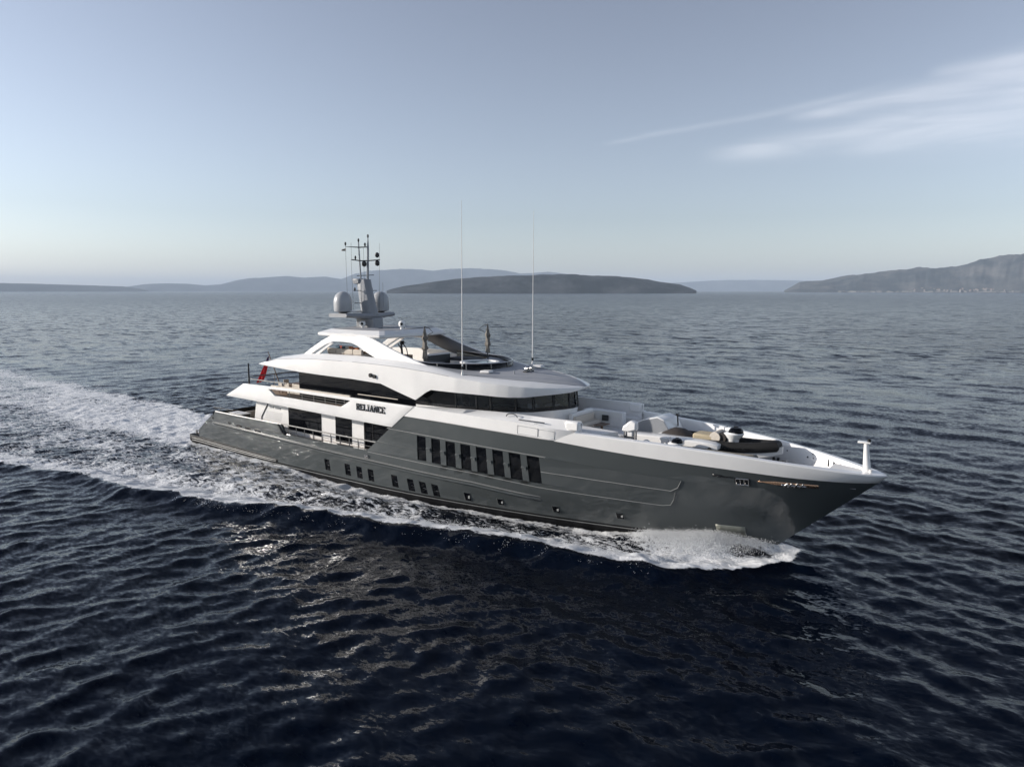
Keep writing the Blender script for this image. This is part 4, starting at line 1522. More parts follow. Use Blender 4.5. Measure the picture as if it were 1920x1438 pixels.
for y in (-1.85, 1.85):
    x = -10.75 if y < 0 else -10.15
    d = MB().lathe([(.55, 0), (.71, .05), (.755, .18), (.765, .80), (.735, 1.08), (.62, 1.38), (.40, 1.60), (.16, 1.69), (.01, 1.70)], (x, y, 13.22), 28)
    dm = part(d, 'radome', DOME)
    MB().lathe([(.40, 0), (.34, .14), (.5, .24)], (x, y, 13.02), 20).build('radome_foot', DARK, dm)
mb = MB()
mb.tube([(-10.2, -.28, 15.9), (-10.35, -.28, 18.4), (-10.38, -.28, 19.15)], [.07, .06, .045], 8)
mb.tube([(-9.9, .22, 15.9), (-9.78, .22, 18.6), (-9.75, .22, 19.5)], [.10, .09, .03], 8)
part(mb, 'mast_pole', MASTG)
mb = MB()
mb.tube([(-11.2, -1.0, 18.68), (-10.3, -.28, 18.62), (-9.75, .25, 18.66)], [.02, .05, .04], 8)
mb.tube([(-10.55, -.95, 17.58), (-10.2, -.2, 17.5), (-9.7, .3, 17.52), (-9.2, 1.0, 17.6)], .045, 8)
mb.tube([(-10.5, -.45, 16.25), (-9.7, .75, 16.32)], .03, 6)
for z, w_ in ((15.0, 1.15), (13.95, 1.05)):
    mb.tube([(-10.2, -w_, z), (-9.8, w_, z)], .028, 6)
part(mb, 'mast_yard', DARK, each=True)
for (x, y, z, r_) in ((-9.35, .85, 18.0, .17), (-9.35, .85, 17.32, .19), (-10.05, .0, 17.25, .19)):
    m_ = MB().lathe([(.05, -r_ * 1.3), (r_, -r_ * .8), (r_ * 1.1, 0), (r_, r_ * .8), (.05, r_ * 1.3)], (x, y, z), 12)
    part(m_, 'signal_lamp', BLACK)
for (x, y, z) in ((-9.75, .22, 19.55), (-10.38, -.28, 19.2), (-11.2, -1.0, 18.9), (-9.95, .05, 18.85), (-10.35, -.7, 17.75), (-10.3, -.9, 15.1)):
    part(MB().lathe([(.03, -.16), (.06, -.1), (.085, 0), (.07, .12), (.01, .17)], (x, y, z), 10), 'masthead_light', DARK)
mb = MB()
for a, b in (((-11.2, -1.0, 18.7), (-10.9, -1.2, 13.1)), ((-10.6, -.95, 17.6), (-10.4, -1.0, 13.1)), ((-10.2, .1, 18.6), (-10.2, .1, 16)), ((-9.2, 1.0, 19.0), (-9.3, .9, 13.1)), ((-10.55, -.95, 19.0), (-10.55, -.95, 17.6)), ((-8.9, 1.0, 15.7), (-8.9, 1.0, 13.6))):
    mb.tube([a, b], .011, 5)
part(mb, 'halyard', DARK, each=True)
part(MB().box((-10.4, -1.0, 13.25), (.5, 1.4, .16), .2), 'radar_scanner', WHITE, bevel=.04)
for x, y, z in ((-9.35, -1.0, 12.0), (-4.75, -1.0, 12.1)):
    m_ = MB().lathe([(.20, -.25), (.13, -.05), (.13, .1), (.24, .16), (.28, .34), (.22, .54), (.08, .62)], (x, y, z - .1), 14)
    q_ = part(m_, 'camera_dome', WHITE)
    MB().tube([(x + .12, y - .15, z + .25), (x + .22, y - .26, z + .25)], .11, 10).build('camera_lens', BLACK, q_)
part(MB().tube([(-4.75, -1, 12.62), (-4.75, -1, 12.8), (-5.1, -1.1, 12.85)], .02, 6).tube([(-4.75, -1, 12.75), (-4.1, -.7, 12.9)], .015, 6), 'wind_sensor', DARK, each=True)

# --- coaming alongside the wheelhouse and the wing box
mb = MB()
mbi = MB()
cs = list(np.linspace(.0, 1.0, 34))
for s in (-1, 1):
    P = []
    for t in cs:
        x_ = .69 + (13.95 - .69) * t
        fr_ = max(0, (x_ - 11.6) / 2.35)
        pull = .62 * fr_ ** 2.0
        def pt(dx_z, z, y):
            return (x_, s * y, z)
        zb_ = float(Z_wb(x_)) - .01 + .75 * max(0, (x_ - 12.5) / 1.45)
        zk_ = float(ip(x_, [.69, 9.5, 11.4, 13.95], [6.73, 6.55, 6.42, 6.29]))
        zt_ = float(ip(x_, [.69, 4, 7.5, 11, 13.95], [6.62, 6.80, 6.92, 6.93, 6.92]))
        yb_ = float(hb(x_, 5.9)) + .03 - pull
        yt_ = float(ip(x_, [.69, 6, 13.95], [4.62, 4.62, 4.55])) - .15 * fr_
        xb_ = x_
        if t < .2:                                   # lower edge follows the diagonal break
            xb_ = x_ - 1.15 * (1 - t / .2)
        P.append([(xb_, s * (yb_ - .06), min(zb_, zk_ - .02)), (xb_, s * yb_, min(zb_ + .06, zk_ - .01)), (x_, s * (yb_ - .02), zk_), (x_, s * (yb_ - .10), zk_ + .03), (x_, s * yt_, zt_), (x_, s * (yt_ - .16), zt_), (x_, s * (yt_ - .18), 5.4)])
    mb.grid(np.array(P), flip=s > 0)
    ends = P[-1]
    mb.add(ends, [tuple(range(len(ends)))])
coam = part(mb, 'coaming', WHITE, ang=35, lr=True)
part(MB().box((13.45, -4.42, 6.6), (1.0, .55, .62)).box((13.45, 4.42, 6.6), (1.0, .55, .62)), 'wing_box', WHITE, None, bevel=.12, lr=True)
# shade on the coaming top painted as a thin grey quad; grab details
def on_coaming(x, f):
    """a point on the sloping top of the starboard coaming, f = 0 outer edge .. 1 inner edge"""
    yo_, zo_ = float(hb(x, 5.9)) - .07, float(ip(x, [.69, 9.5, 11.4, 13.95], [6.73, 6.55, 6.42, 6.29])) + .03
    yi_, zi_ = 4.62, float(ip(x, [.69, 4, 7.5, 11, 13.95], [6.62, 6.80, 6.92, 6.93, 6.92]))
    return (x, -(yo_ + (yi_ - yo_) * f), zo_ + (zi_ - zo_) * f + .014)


part(MB().add([on_coaming(1.3, .98), on_coaming(3.3, .12), on_coaming(5.3, .12), on_coaming(5.9, .98)], [(0, 1, 2, 3)]), 'coaming_shade', mat('blue grey painted shade', (.20, .215, .24), .5, noise=.1), None, smooth=False, solid=.01)
pth = [(9.1 + .45 * math.cos(a), -5.02, 6.80 + .22 * math.sin(a)) for a in np.linspace(math.pi, 0, 9)]
part(MB().tube(pth, .035, 6).box((10.7, -5.08, 6.70), (2.0, .05, .05)), 'mooring_hatch', DARK, None)
mb = MB()
for a, b in (((9.7, 5.78), (9.7, 6.38)), ((11.3, 5.70), (11.3, 6.28)), ((9.7, 6.38), (12.6, 6.24))):
    pass
mb = MB()
for xa, xb in ((9.75, 11.25), (11.3, 12.4)):
    za, zb_ = 5.82 - .02 * (xa - 9.7), 6.36 - .06 * (xa - 9.7)
    mb.tube([(x, -(float(hb(x, 5.9)) + .03 - .62 * max(0, (x - 11.6) / 2.35) ** 2) - .004, z) for x, z in ((xa, za), (xa, zb_), (xb, zb_ - .07), (xb, za - .05))], .014, 5, closed=True)
part(mb, 'locker_door_seam', MASTG, each=True)
part(MB().box((11.15, -float(hb(11.15, 6.3)) - .01, 6.60), (.34, .02, .02)), 'deck_light', TRIM, None)

# --- white bulwark of the foredeck, cap and inner face
mb = MB()
ub = [12.4, 12.9, 13.4, 14, 15, 16, 17, 18, 19, 20, 21, 22, 23, 24, 25, 26, 27, 27.8, 28.5, 29.1, 29.6, 30.0, 30.3, 30.5]
FD = 4.30                                              # foredeck level


def inner_y(x):
    return max(float(hb(min(x, 29.2), 5.8)) - .36 - .25 * max(0, (x - 26) / 3), 0.0) if x < 29.2 else 0.0


for s in (-1, 1):
    P = []
    for u in ub:
        zb_, zt_ = float(Z_wb(u)), float(Z_bt(u))
        x_lo = XU(u, zb_)
        x_hi = XU(u, zt_)
        if u < 14:
            x_hi = x_hi + 1.45 * (14 - u) / 1.6
        last = u >= 30.49
        def yy(x, z, o_=0.0):
            return 0.0 if last else s * max(0, float(hb(x, z)) + o_)
        P.append([(x_lo, yy(x_lo, zb_), zb_), (x_lo + .02 * last, yy(x_lo, zb_, .035), zb_ + .015), (.5 * x_lo + .5 * x_hi + .03 * last, yy(.5 * x_lo + .5 * x_hi, .5 * (zb_ + zt_), .04), .5 * (zb_ + zt_)), (x_hi, yy(x_hi, zt_ - .06, .02), zt_ - .06), (x_hi - .05 * last, yy(x_hi, zt_, -.04), zt_), (x_hi - .3 * last, s * inner_y(x_hi), zt_ + .01), (min(x_hi, 29.2), s * max(inner_y(x_hi) - .06, 0), zt_ - .08), (min(x_hi, 29.2), s * max(0, min(inner_y(x_hi), float(hb(min(x_hi, 28.5), 4.8))) - .14), FD)])
    mb.grid(np.array(P), flip=s > 0)
part(mb, 'foredeck_bulwark', WHITE, ang=35, lr=True)
mb = MB()
xs2 = np.linspace(11, 29.1, 30)
mb.grid(np.array([[(x, s * max(.01, float(hb(min(x, 28.5), 4.6)) - .2 - .2 * max(0, x - 26) / 3), FD) for s in (-1, 0, 1)] for x in xs2]))
part(mb, 'foredeck', mat('pale grey deck', (.55, .54, .52), .6, noise=.2))
part(MB().prism([(27.6, -1.25), (29.3, -.5), (29.3, .5), (27.6, 1.25)], 4.5, 5.16, 'z'), 'chain_locker', WHITE2, bevel=.04)
# bow mast with its light
fm = MB().tube([(29.5, 0, 5.1), (29.47, 0, 5.3), (29.36, 0, 6.75)], [.26, .21, .12], 14)
fm_ = part(fm, 'bow_mast', WHITE)
MB().prism([(28.95, -.16), (29.6, -.14), (29.6, .14), (28.95, .16)], 6.74, 6.84, 'z').build('mast_arm', WHITE, fm_, bevel=.03)
MB().lathe([(.10, 0), (.10, .12), (.05, .18)], (29.5, 0, 6.84), 10).build('mast_lamp', BLACK, fm_)
MB().lathe([(.09, 0), (.12, .05), (.07, .16), (.10, .24), (.02, .26)], (29.7, -.2, 5.12), 12).build('mast_fitting', WHITE2, fm_)
# holes and fittings in the bulwark
for x, z, r_ in ((25.9, 5.1, .05), (26.25, 5.1, .035), (26.2, 5.35, .03), (27.9, 5.12, .05), (27.55, 5.1, .06), (27.9, 5.25, .03), (24.6, 5.25, .04)):
    y = inner_y(x) - .10
    part(MB().tube([(x, y + .05, z), (x, y - .03, z)], r_, 10), 'bulwark_fitting', DARK)

# ship's name on both sides of the overhang, dark serif capitals
GLY = {
    'R': [(0, 0, .22, 1), (.10, .86, .75, 1), (.10, .44, .75, .58), (.62, .5, .84, .94), 'd', (-.06, 0, .30, .09), (.62, 0, 1.0, .09)],
    'E': [(0, 0, .22, 1), (0, .86, .8, 1), (0, .44, .62, .57), (0, 0, .8, .14), (.68, .72, .8, 1), (.68, 0, .8, .28)],
    'L': [(0, 0, .22, 1), (-.06, .91, .30, 1), (0, 0, .78, .14), (.66, 0, .78, .30)],
    'I': [(.14, 0, .38, 1), (0, .91, .52, 1), (0, 0, .52, .09)],
    'A': ['a', (.22, .30, .72, .42), (-.06, 0, .26, .09), (.66, 0, 1.06, .09)],
    'N': [(.02, 0, .16, 1), (.78, 0, .92, 1), 'n', (-.06, 0, .26, .09), (.66, .91, 1.02, 1)],
    'C': [(0, .16, .22, .84), (.12, .86, .74, 1), (.12, 0, .74, .14), (.66, .66, .80, .92), (.66, .08, .80, .30)],
}
ADV = {'R': 1.12, 'E': .98, 'L': .96, 'I': .68, 'A': 1.16, 'N': 1.14, 'C': 1.0}
for s in (-1,):
    cur = 0.0
    tot = sum(ADV[c] for c in 'RELIANCE')
    Wd, Hd = 3.15, .50
    for c in 'RELIANCE':
        mb = MB()
        polys = []
        for g in GLY[c]:
            if g == 'd':
                polys.append([(.36, .46), (.60, .46), (.96, 0), (.70, 0)])
            elif g == 'a':
                polys.append([(.02, 0), (.16, 0), (.54, 1), (.42, 1)])
                polys.append([(.74, 0), (.98, 0), (.58, 1), (.36, 1)])
            elif g == 'n':
                polys.append([(.02, 1), (.26, 1), (.92, 0), (.70, 0)])
            else:
                x0, z0, x1, z1 = g
                polys.append([(x0, z0), (x1, z0), (x1, z1), (x0, z1)])
        k = 0
        for pl in polys:
            k += 1
            P3 = []
            for (gx_, gz_) in pl:
                X_ = -5.32 + (cur + gx_) / tot * Wd
                slope = -.006 * (X_ + 5.3)
                P3.append((X_, gz_ * Hd + 5.93 + slope))
            yb_ = float(hb(-4, 5.5)) + .05
            mb.prism(P3, -yb_ + .02, -yb_ - .05 - .002 * k, 'y')
        part(mb, 'name_letter', LETTER, smooth=False)
        cur += ADV[c]

# ------------------------------------------------------------------ foredeck: cockpit, lockers, crane
# observation cockpit ahead of the wheelhouse (walls round a sunken seat)
def wallbox(poly, z0, z1):
    return MB().prism(poly, z0, z1, 'z')


part(wallbox([(10.4, 1.9), (13.0, 2.25), (13.5, 2.1), (13.55, 2.6), (10.4, 3.1)], 5.4, 6.52), 'cockpit_wall', WHITE, bevel=.06)
part(wallbox([(10.95, -.9), (11.25, -.9), (11.25, 2.0), (10.95, 2.0)], 5.4, 6.62), 'cockpit_back', WHITE, bevel=.05)
part(wallbox([(10.4, -1.7), (12.6, -1.75), (12.6, -2.05), (10.4, -2.3)], 5.4, 6.25), 'cockpit_wall', WHITE, bevel=.05)
part(MB().box((11.6, .5, 5.75), (.75, 2.6, .45)), 'cockpit_seat', CREAM, bevel=.06)
part(MB().box((11.35, .5, 6.15), (.22, 2.6, .55)), 'seat_back', CREAM, bevel=.06)
part(MB().box((12.7, .6, 5.85), (.7, 1.1, .06)).tube([(12.7, .6, 5.4), (12.7, .6, 5.85)], .09, 10), 'cockpit_table', WOOD, bevel=.01)
part(MB().box((12.2, 2.0, 6.05), (.5, .12, .4)), 'wall_locker', DARK, bevel=.02)
part(MB().box((11.3, -1.2, 6.1), (.25, .18, .3)), 'wall_speaker', BLACK, bevel=.02)
# raised platform to starboard, its forward face in shade
part(wallbox([(11.8, -4.3), (13.95, -4.42), (14.9, -4.1), (15.6, -2.5), (13.2, -2.1), (11.8, -2.2)], 4.3, 6.18), 'foredeck_platform', WHITE2, bevel=.05)
part(wallbox([(9, 3.3), (14.0, 3.3), (14.0, 4.3), (9, 4.3)], 4.3, 6.0), 'foredeck_platform', WHITE2, bevel=.05)
part(wallbox([(10, -2.2), (14.6, -2.2), (14.6, 3.3), (10, 3.3)], 4.3, 5.42), 'cockpit_floor', WHITE2, bevel=.03)
# crane housing: white, sloping top
mb = MB().prism([(15.0, 4.3), (15.0, 6.15), (15.6, 6.45), (16.6, 6.72), (17.1, 6.55), (17.7, 5.6), (17.7, 4.3)], 1.0, 3.1, 'y')
part(mb, 'crane_housing', WHITE, bevel=.04)
part(MB().prism([(15.04, 4.6), (15.04, 6.08), (15.6, 6.38), (16.6, 6.65), (17.06, 6.5), (17.62, 5.6), (17.62, 4.6)], .97, 1.0, 'y'), 'housing_panel', COVERG, smooth=False)
part(MB().tube([(17.5, 2.4, 6.0), (17.45, 2.4, 6.75)], .05, 8).tube([(17.45, 2.25, 6.78), (17.45, 2.55, 6.78)], .09, 8), 'vent_post', BLACK)
# stowed crane boom lying fore and aft
mb = MB()
P = []
for x, w_, z0, z1 in ((15.3, .55, 5.15, 5.80), (17.5, .55, 5.15, 5.86), (20.3, .50, 5.25, 5.84), (21.0, .42, 5.30, 5.80), (21.35, .30, 5.42, 5.70)):
    P.append([(x, -.35 - w_, z0), (x, -.35 + w_, z0), (x, -.35 + w_, z1 - .05), (x, -.35 + w_ * .8, z1), (x, -.35 - w_ * .8, z1), (x, -.35 - w_, z1 - .05), (x, -.35 - w_, z0)])
mb.grid(np.array(P), cap=True)
boom = part(mb, 'crane_boom', WHITE, bevel=.03)
MB().tube([(20.9, -.84, 5.42), (20.9, -.76, 5.42)], .13, 12).build('boom_sheave', BLACK, boom)
part(MB().lathe([(.5, 0), (.45, .3), (.42, .9)], (16.0, -.35, 4.3), 18), 'crane_pedestal', WHITE)
# davit head on polished legs
dv = part(MB().prism([(15.75, 6.25), (15.85, 6.55), (16.35, 6.95), (16.75, 6.85), (16.75, 6.35), (16.2, 6.2)], -2.45, -2.0, 'y'), 'davit_head', WHITE, bevel=.09)
for x, y in ((15.95, -2.35), (15.95, -2.05), (16.6, -2.35), (16.6, -2.05)):
    MB().tube([(x, y, 4.3), (x, y, 6.35)], .055, 8).build('davit_leg', STEEL, dv)
for z in (5.5, 5.9):
    MB().tube([(15.95, -2.38, z), (16.6, -2.38, z)], .05, 8).build('davit_rung', DARK, dv)
part(MB().box((16.3, -2.2, 5.6), (.34, .3, 1.3)), 'davit_column', WHITE, bevel=.04)
# mooring winches and chain near the stem, shade side of the tenders
for x, y in ((24.9, .9), (25.4, -.7)):
    wn_ = part(MB().tube([(x, y - .35, 4.75), (x, y + .35, 4.75)], .22, 14), 'mooring_winch', STEEL)
    MB().tube([(x, y - .45, 4.75), (x, y - .36, 4.75)], .32, 14).build('winch_drum', DARK, wn_)
    MB().box((x, y, 4.45), (.5, .7, .3)).build('winch_bed', DARK, wn_, bevel=.02)
part(MB().tube([(25.6, .5, 4.36), (26.5, .3, 4.40), (27.4, .1, 4.45)], .07, 6), 'anchor_chain', STEEL)
for x, s in ((27.0, 1), (23.8, 1)):
    y = inner_y(x) - .3
    part(MB().tube([(x, y, 4.3), (x, y, 4.72)], .08, 10).tube([(x + .28, y, 4.3), (x + .28, y, 4.72)], .08, 10), 'bollard', DARK, each=True)
part(MB().tube([(27.25, inner_y(27.25) - .35, 4.9), (27.25, inner_y(27.25) - .35, 5.35)], .045, 8), 'deck_post', DARK)


# ------------------------------------------------------------------ ship's boats
def boat(name, label, L, B, r, loc, rz, big):
    """rigid inflatable: origin amidships on the keel; +x bow"""
    root = thing(name, label, 'boat', loc, rz, None)
    hL, hB = L / 2, B / 2 - r
    zt = .95 if big else .74
    path = []
    for t in np.linspace(0, 1, 30):
        # starboard quarter -> bow -> port quarter
        a = t * 2 - 1
        q = abs(a)
        x = -hL + (1 - q ** 1.0) * (2 * hL - r)
        y = math.copysign(hB * min(1, (q / .42) ** .62 if q < .42 else 1), a)
        z = zt + .34 * max(0, (x - .1 * L) / (.4 * L)) ** 2 * (1 if big else .6)
        path.append((x, y, z))
    rs = [r * (.55 if i in (0, 29) else .9 if i in (1, 28) else 1) for i in range(30)]
    tb = MB().tube(path, rs, 14).build('tube', TUBE if big else mat('grey taupe rubber tube', (.15, .14, .12), .6, spec=.2, noise=.3), root)
    MB().tube([(p[0] * 1.0, p[1] + math.copysign(r * .97, p[1]) if abs(p[1]) > .1 else p[1], p[2] - .03) for p in path if abs(p[1]) > hB * .5 and p[1] < 0], .045, 6).build('rubbing_strake', BLACK, tb)
    P = []
    for x in np.linspace(-hL + .15, hL - r * .6, 16):
        u = (x + hL) / L
        bw = hB * (1 - max(0, (u - .55) / .45) ** 2.0)
        keel = max(0, (u - .62) / .38) ** 2 * (zt - .05)
        top = zt + .34 * max(0, (x - .1 * L) / (.4 * L)) ** 2 * (1 if big else .6) - .05
        P.append([(x, -bw, top), (x, -bw * .92, max(keel + .30 * (1 - keel), keel + .05) * .9), (x, 0, keel), (x, bw * .92, max(keel + .30 * (1 - keel), keel + .05) * .9), (x, bw, top)])
    MB().grid(np.array(P), cap=True).build('boat_hull', WHITE2, root)
    MB().grid(np.array([[(x, -hB * (1 - max(0, ((x + hL) / L - .55) / .45) ** 2), zt - .08), (x, hB * (1 - max(0, ((x + hL) / L - .55) / .45) ** 2), zt - .08)] for x in np.linspace(-hL + .1, hL - .8, 10)])).build('boat_deck', TEAK, root)
    s = 1.0 if big else .78
    cx_ = hL * (.22 if big else -.46)
    con = MB()
    P = []
    for z, lx, ly, dx in ((0, .36, .40, 0), (.45, .36, .42, 0), (.62, .55, .52, .02), (.80, .62, .58, .05), (.90, .50, .50, .08)):
        P.append([(cx_ + s * (dx + lx * math.cos(t)), s * ly * math.sin(t), zt - .1 + s * z) for t in np.linspace(0, 2 * math.pi, 21)])
    con.grid(np.array(P), cap=True)
    cb = con.build('console', WHITE, root)
    P = []
    for k, (z, f) in enumerate(((.86, 1.0), (1.02, .92), (1.16, .70), (1.22, .42))):
        P.append([(cx_ + s * (.12 + f * .52 * math.cos(t)), s * f * .50 * math.sin(t), zt - .1 + s * z) for t in np.linspace(-2.2, 2.2, 17)])
    MB().grid(np.array(P)).build('windscreen', GLASS, cb, solid=.02)
    MB().tube([(cx_ - s * .42, -.26 * s, zt + s * .72), (cx_ - s * .55, -.1, zt + s * 1.02), (cx_ - s * .40, .1, zt + s * 1.06)], .028, 6).build('grab_rail', STEEL, cb)
    if big:
        MB().box((-.10 * L, 0, zt + .25), (1.35, 1.25, .55)).build('helm_seat', BEIGE, root, bevel=.12)
        MB().tube([(-.005 * L, -.62, zt + .42), (-.005 * L, .62, zt + .42)], .34, 14).build('seat_backrest', CREAM, root)
        MB().tube([(.035 * L, -.50, zt + .38), (.035 * L, .50, zt + .38)], .33, 14).build('seat_cover', BROWN, root)
        P = []
        for x, w_, h_ in ((-.47, .55, .12), (-.43, .80, .34), (-.36, .85, .62), (-.29, .80, .60), (-.22, .70, .28), (-.17, .45, .08)):
            P.append([(x * L, w_ * math.cos(t) * 1.05, zt + .02 + h_ * max(0, math.sin(t)) ** .8) for t in np.linspace(0, math.pi, 11)])
        MB().grid(np.array(P), cap=True).build('engine_cover', BROWN, root)
        P = []
        for x, w_, h_ in ((-.50, .62, .10), (-.46, .72, .22), (-.42, .78, .30), (-.39, .80, .22)):
            P.append([(x * L, w_ * math.cos(t) * 1.1, zt + .02 + h_ * max(0, math.sin(t)) ** .6) for t in np.linspace(0, math.pi, 9)])
        MB().grid(np.array(P), cap=True).build('stern_cushion', WHITE2, root)
        MB().box((.30 * L, 0, zt + .08), (1.3, .9, .22)).build('bow_cushion', DARK, root, bevel=.08)
        for x in (-.25, .15):
            MB().box((x * L, 0, -.12), (.25, 1.0, .30)).build('chock', DARK, root, bevel=.02)
    else:
        MB().box((-.38 * L, 0, zt + .12), (.9, .55, .42)).build('helm_seat', BROWN, root, bevel=.10)
        MB().lathe([(.22, 0), (.26, .2), (.24, .42), (.1, .52)], (-.49 * L, 0, zt), 12).build('outboard_engine', WHITE2, root)
        P = [[(x * L, w_ * math.cos(t), zt - .05 + h_ * max(0, math.sin(t)) ** .8) for t in np.linspace(0, math.pi, 9)] for x, w_, h_ in ((.06, .45, .10), (.18, .50, .22), (.30, .38, .20), (.40, .16, .12))]
        MB().grid(np.array(P), cap=True).build('bow_cover', TAUPE, root)
        for x in (-.25, .2):
            MB().box((x * L, 0, -.10), (.2, .8, .26)).build('chock', DARK, root, bevel=.02)
    return root


boat('tender_boat', 'large grey tubed inflatable tender with beige seats and windscreen console on the foredeck', 8.3, 2.7, .33, (20.75, 1.15, 4.55), R(-.5), True)
boat('rescue_boat', 'small grey inflatable rescue boat stowed low beside the starboard bulwark', 7.2, 1.85, .27, (20.75, -1.75, 4.50), R(2), False)
rl = thing('hose_reel', 'dark brown hose reel with steel rim behind the small rescue boat', 'hose reel', (16.95, -2.6, 4.3))
MB().tube([(0, -.22, 1.15), (0, .22, 1.15)], .34, 16).build('reel', BROWN, rl)
MB().tube([(.42 * math.cos(a), -.25, 1.15 + .42 * math.sin(a)) for a in np.linspace(0, 2 * math.pi, 18)[:-1]], .03, 6, closed=True).build('rim', STEEL, rl)
MB().box((0, 0, .45), (.3, .5, .9)).build('stand', DARK, rl, bevel=.02)


# ------------------------------------------------------------------ closed sun umbrellas on the sun deck
def umbrella(x, y, label, arm):
    z = 9.2
    u = thing('closed_umbrella', label, 'umbrella', (x, y, z), 0, 'furled umbrellas on the sun deck')
    MB().tube([(0, 0, 0), (0, 0, 3.15)], .045, 8).build('pole', DARK, u)
    r2 = np.random.default_rng(int(abs(y) * 10 + x * 7 + 50))
    P = []
    for z_ in np.linspace(.85 if arm < 0 else .45, 3.0, 24):
        f = .165 * (1 + .22 * math.sin(z_ * 9) + .14 * math.sin(z_ * 17 + 1)) * (1 if z_ < 2.6 else max(.15, (3.1 - z_) / .5))
        P.append([(f * (1 + .22 * math.sin(4 * t + z_ * 3) + .10 * r2.normal()) * math.cos(t), f * (1 + .22 * math.sin(4 * t + z_ * 3) + .10 * r2.normal()) * math.sin(t), z_ + .03 * r2.normal()) for t in np.linspace(0, 2 * math.pi, 15)[:-1]])
    P = [p + [p[0]] for p in P]
    MB().grid(np.array(P), cap=True).build('canopy', TAUPE, u)
    a = arm
    MB().tube([(0, 0, 3.12), (a * .55, .1, 3.0), (a * 1.0, .15, 2.72), (a * .4, .05, 2.50)], .03, 6).build('crank_arm', DARK, u)
    return u


umbrella(-.55, -2.85, 'furled taupe umbrella nearest the starboard arch of the sun deck', .7)
umbrella(.95, 2.9, 'furled taupe umbrella standing on the far port side of the sun deck', -1.0)

# ------------------------------------------------------------------ ensign at the stern of the upper deck
en = thing('ensign_flag', 'red ensign hanging from a staff at the stern of the upper deck', 'flag', (-22.3, 0, 5.78))
MB().tube([(0, 0, 0), (-1.75, 0, 3.3)], [.06, .035], 10).build('flag_staff', WOOD, en)
P = []
for i, t in enumerate(np.linspace(0, 1, 16)):
    row = []
    for j, s in enumerate(np.linspace(0, 1, 12)):
        # t runs down the cloth, s across from the staff outwards
        xa, za = -1.62 - .92 * t - .25 * t * t, 3.0 - 2.7 * t
        w_ = .55 + .55 * t
        row.append((xa - s * w_, .17 * math.sin(s * 10 + t * 3) * (.4 + .6 * t), za - s * (.75 - .45 * t)))
    P.append(row)
fl = MB().grid(np.array(P)).build('flag_cloth', RED, en, fix=False)
MB().grid(np.array([[(p[0], p[1] - .012, p[2]) for p in row[:5]] for row in P[:5]])).build('flag_canton', BLUE, fl, fix=False)
MB().tube([(-.55, .35, 1.2), (-1.0, .1, 2.6)], .03, 6).build('staff_stay', STEEL, en)
ps = thing('house_pennant', 'tiny dark pennant flying from the upper mast yard', 'flag', (-11.15, -1.0, 18.35))
MB().grid(np.array([[(-s * .55, .05 * math.sin(s * 6), .22 - s * .14 - .26 * t * (1 - s * .6)) for t in (0, .5, 1)] for s in np.linspace(0, 1, 8)])).build('pennant', DARK, ps, fix=False)


# ------------------------------------------------------------------ furniture
def chair(x, y, z, rz, label, group, cloth=CREAM, frame=WOOD, s=1.0):
    c = thing('deck_chair', label, 'chair', (x, y, z), rz, group)
    MB().box((0, 0, .44), (.56, .56, .12)).build('seat', cloth, c, bevel=.04)
    MB().box((-.26, 0, .74), (.09, .56, .52)).build('backrest', cloth, c, bevel=.04)
    for sx in (-1, 1):
        for sy in (-1, 1):
            MB().tube([(sx * .25, sy * .25, 0), (sx * .25, sy * .25, .62 if sx > 0 else .95)], .028, 6).build('leg', frame, c)
    for sy in (-1, 1):
        MB().tube([(-.26, sy * .27, .64), (.27, sy * .27, .62)], .03, 6).build('armrest', frame, c)
    return c


def table(x, y, z, rx, ry, label, h=.74, top=WOOD):
    t = thing('dining_table', label, 'table', (x, y, z))
    pts = [(rx * math.copysign(abs(math.cos(a)) ** .6, math.cos(a)), ry * math.copysign(abs(math.sin(a)) ** .6, math.sin(a))) for a in np.linspace(0, 2 * math.pi, 25)[:-1]]
    MB().prism(pts, h - .05, h, 'z').build('table_top', top, t)
    for sx in (-.5, .5):
        MB().box((sx * rx, 0, (h - .05) / 2), (.14, ry * .9, h - .05)).build('leg', top, t, bevel=.02)
    return t


def sofa(x, y, z, L, rz, label, cloth=CREAM, hb_=.55):
    s = thing('deck_sofa', label, 'sofa', (x, y, z), rz)
    MB().box((0, 0, .16), (L, .95, .30)).build('base', WOOD, s, bevel=.02)
    n_ = max(2, int(L / 1.0))
    for i in range(n_):
        MB().box((-L / 2 + (i + .5) * L / n_, .05, .40), (L / n_ - .02, .85, .20)).build('seat_cushion', cloth, s, bevel=.05)
        MB().box((-L / 2 + (i + .5) * L / n_, -.38, .40 + hb_ / 2), (L / n_ - .02, .22, hb_)).build('back_cushion', cloth, s, bevel=.06)
    return s


def cushion(x, y, z, m, label, rz=0.0, s=.5, tilt=.25):
    P = []
    for t in np.linspace(-1, 1, 9):
        P.append([(s / 2 * t, .5 * s * .55 * (1 - t * t) ** .5 * math.cos(a) * .55, s / 2 * math.sin(a) * (1 - .12 * (1 - abs(t)))) for a in np.linspace(0, 2 * math.pi, 13)])
    o = MB().grid(np.array(P)).build('cushion', m)
    o.location = (x, y, z)
    o.rotation_euler = (tilt, 0, rz)
    return tag(o, label, 'cushion', 'scatter cushions on the sun deck sofa')


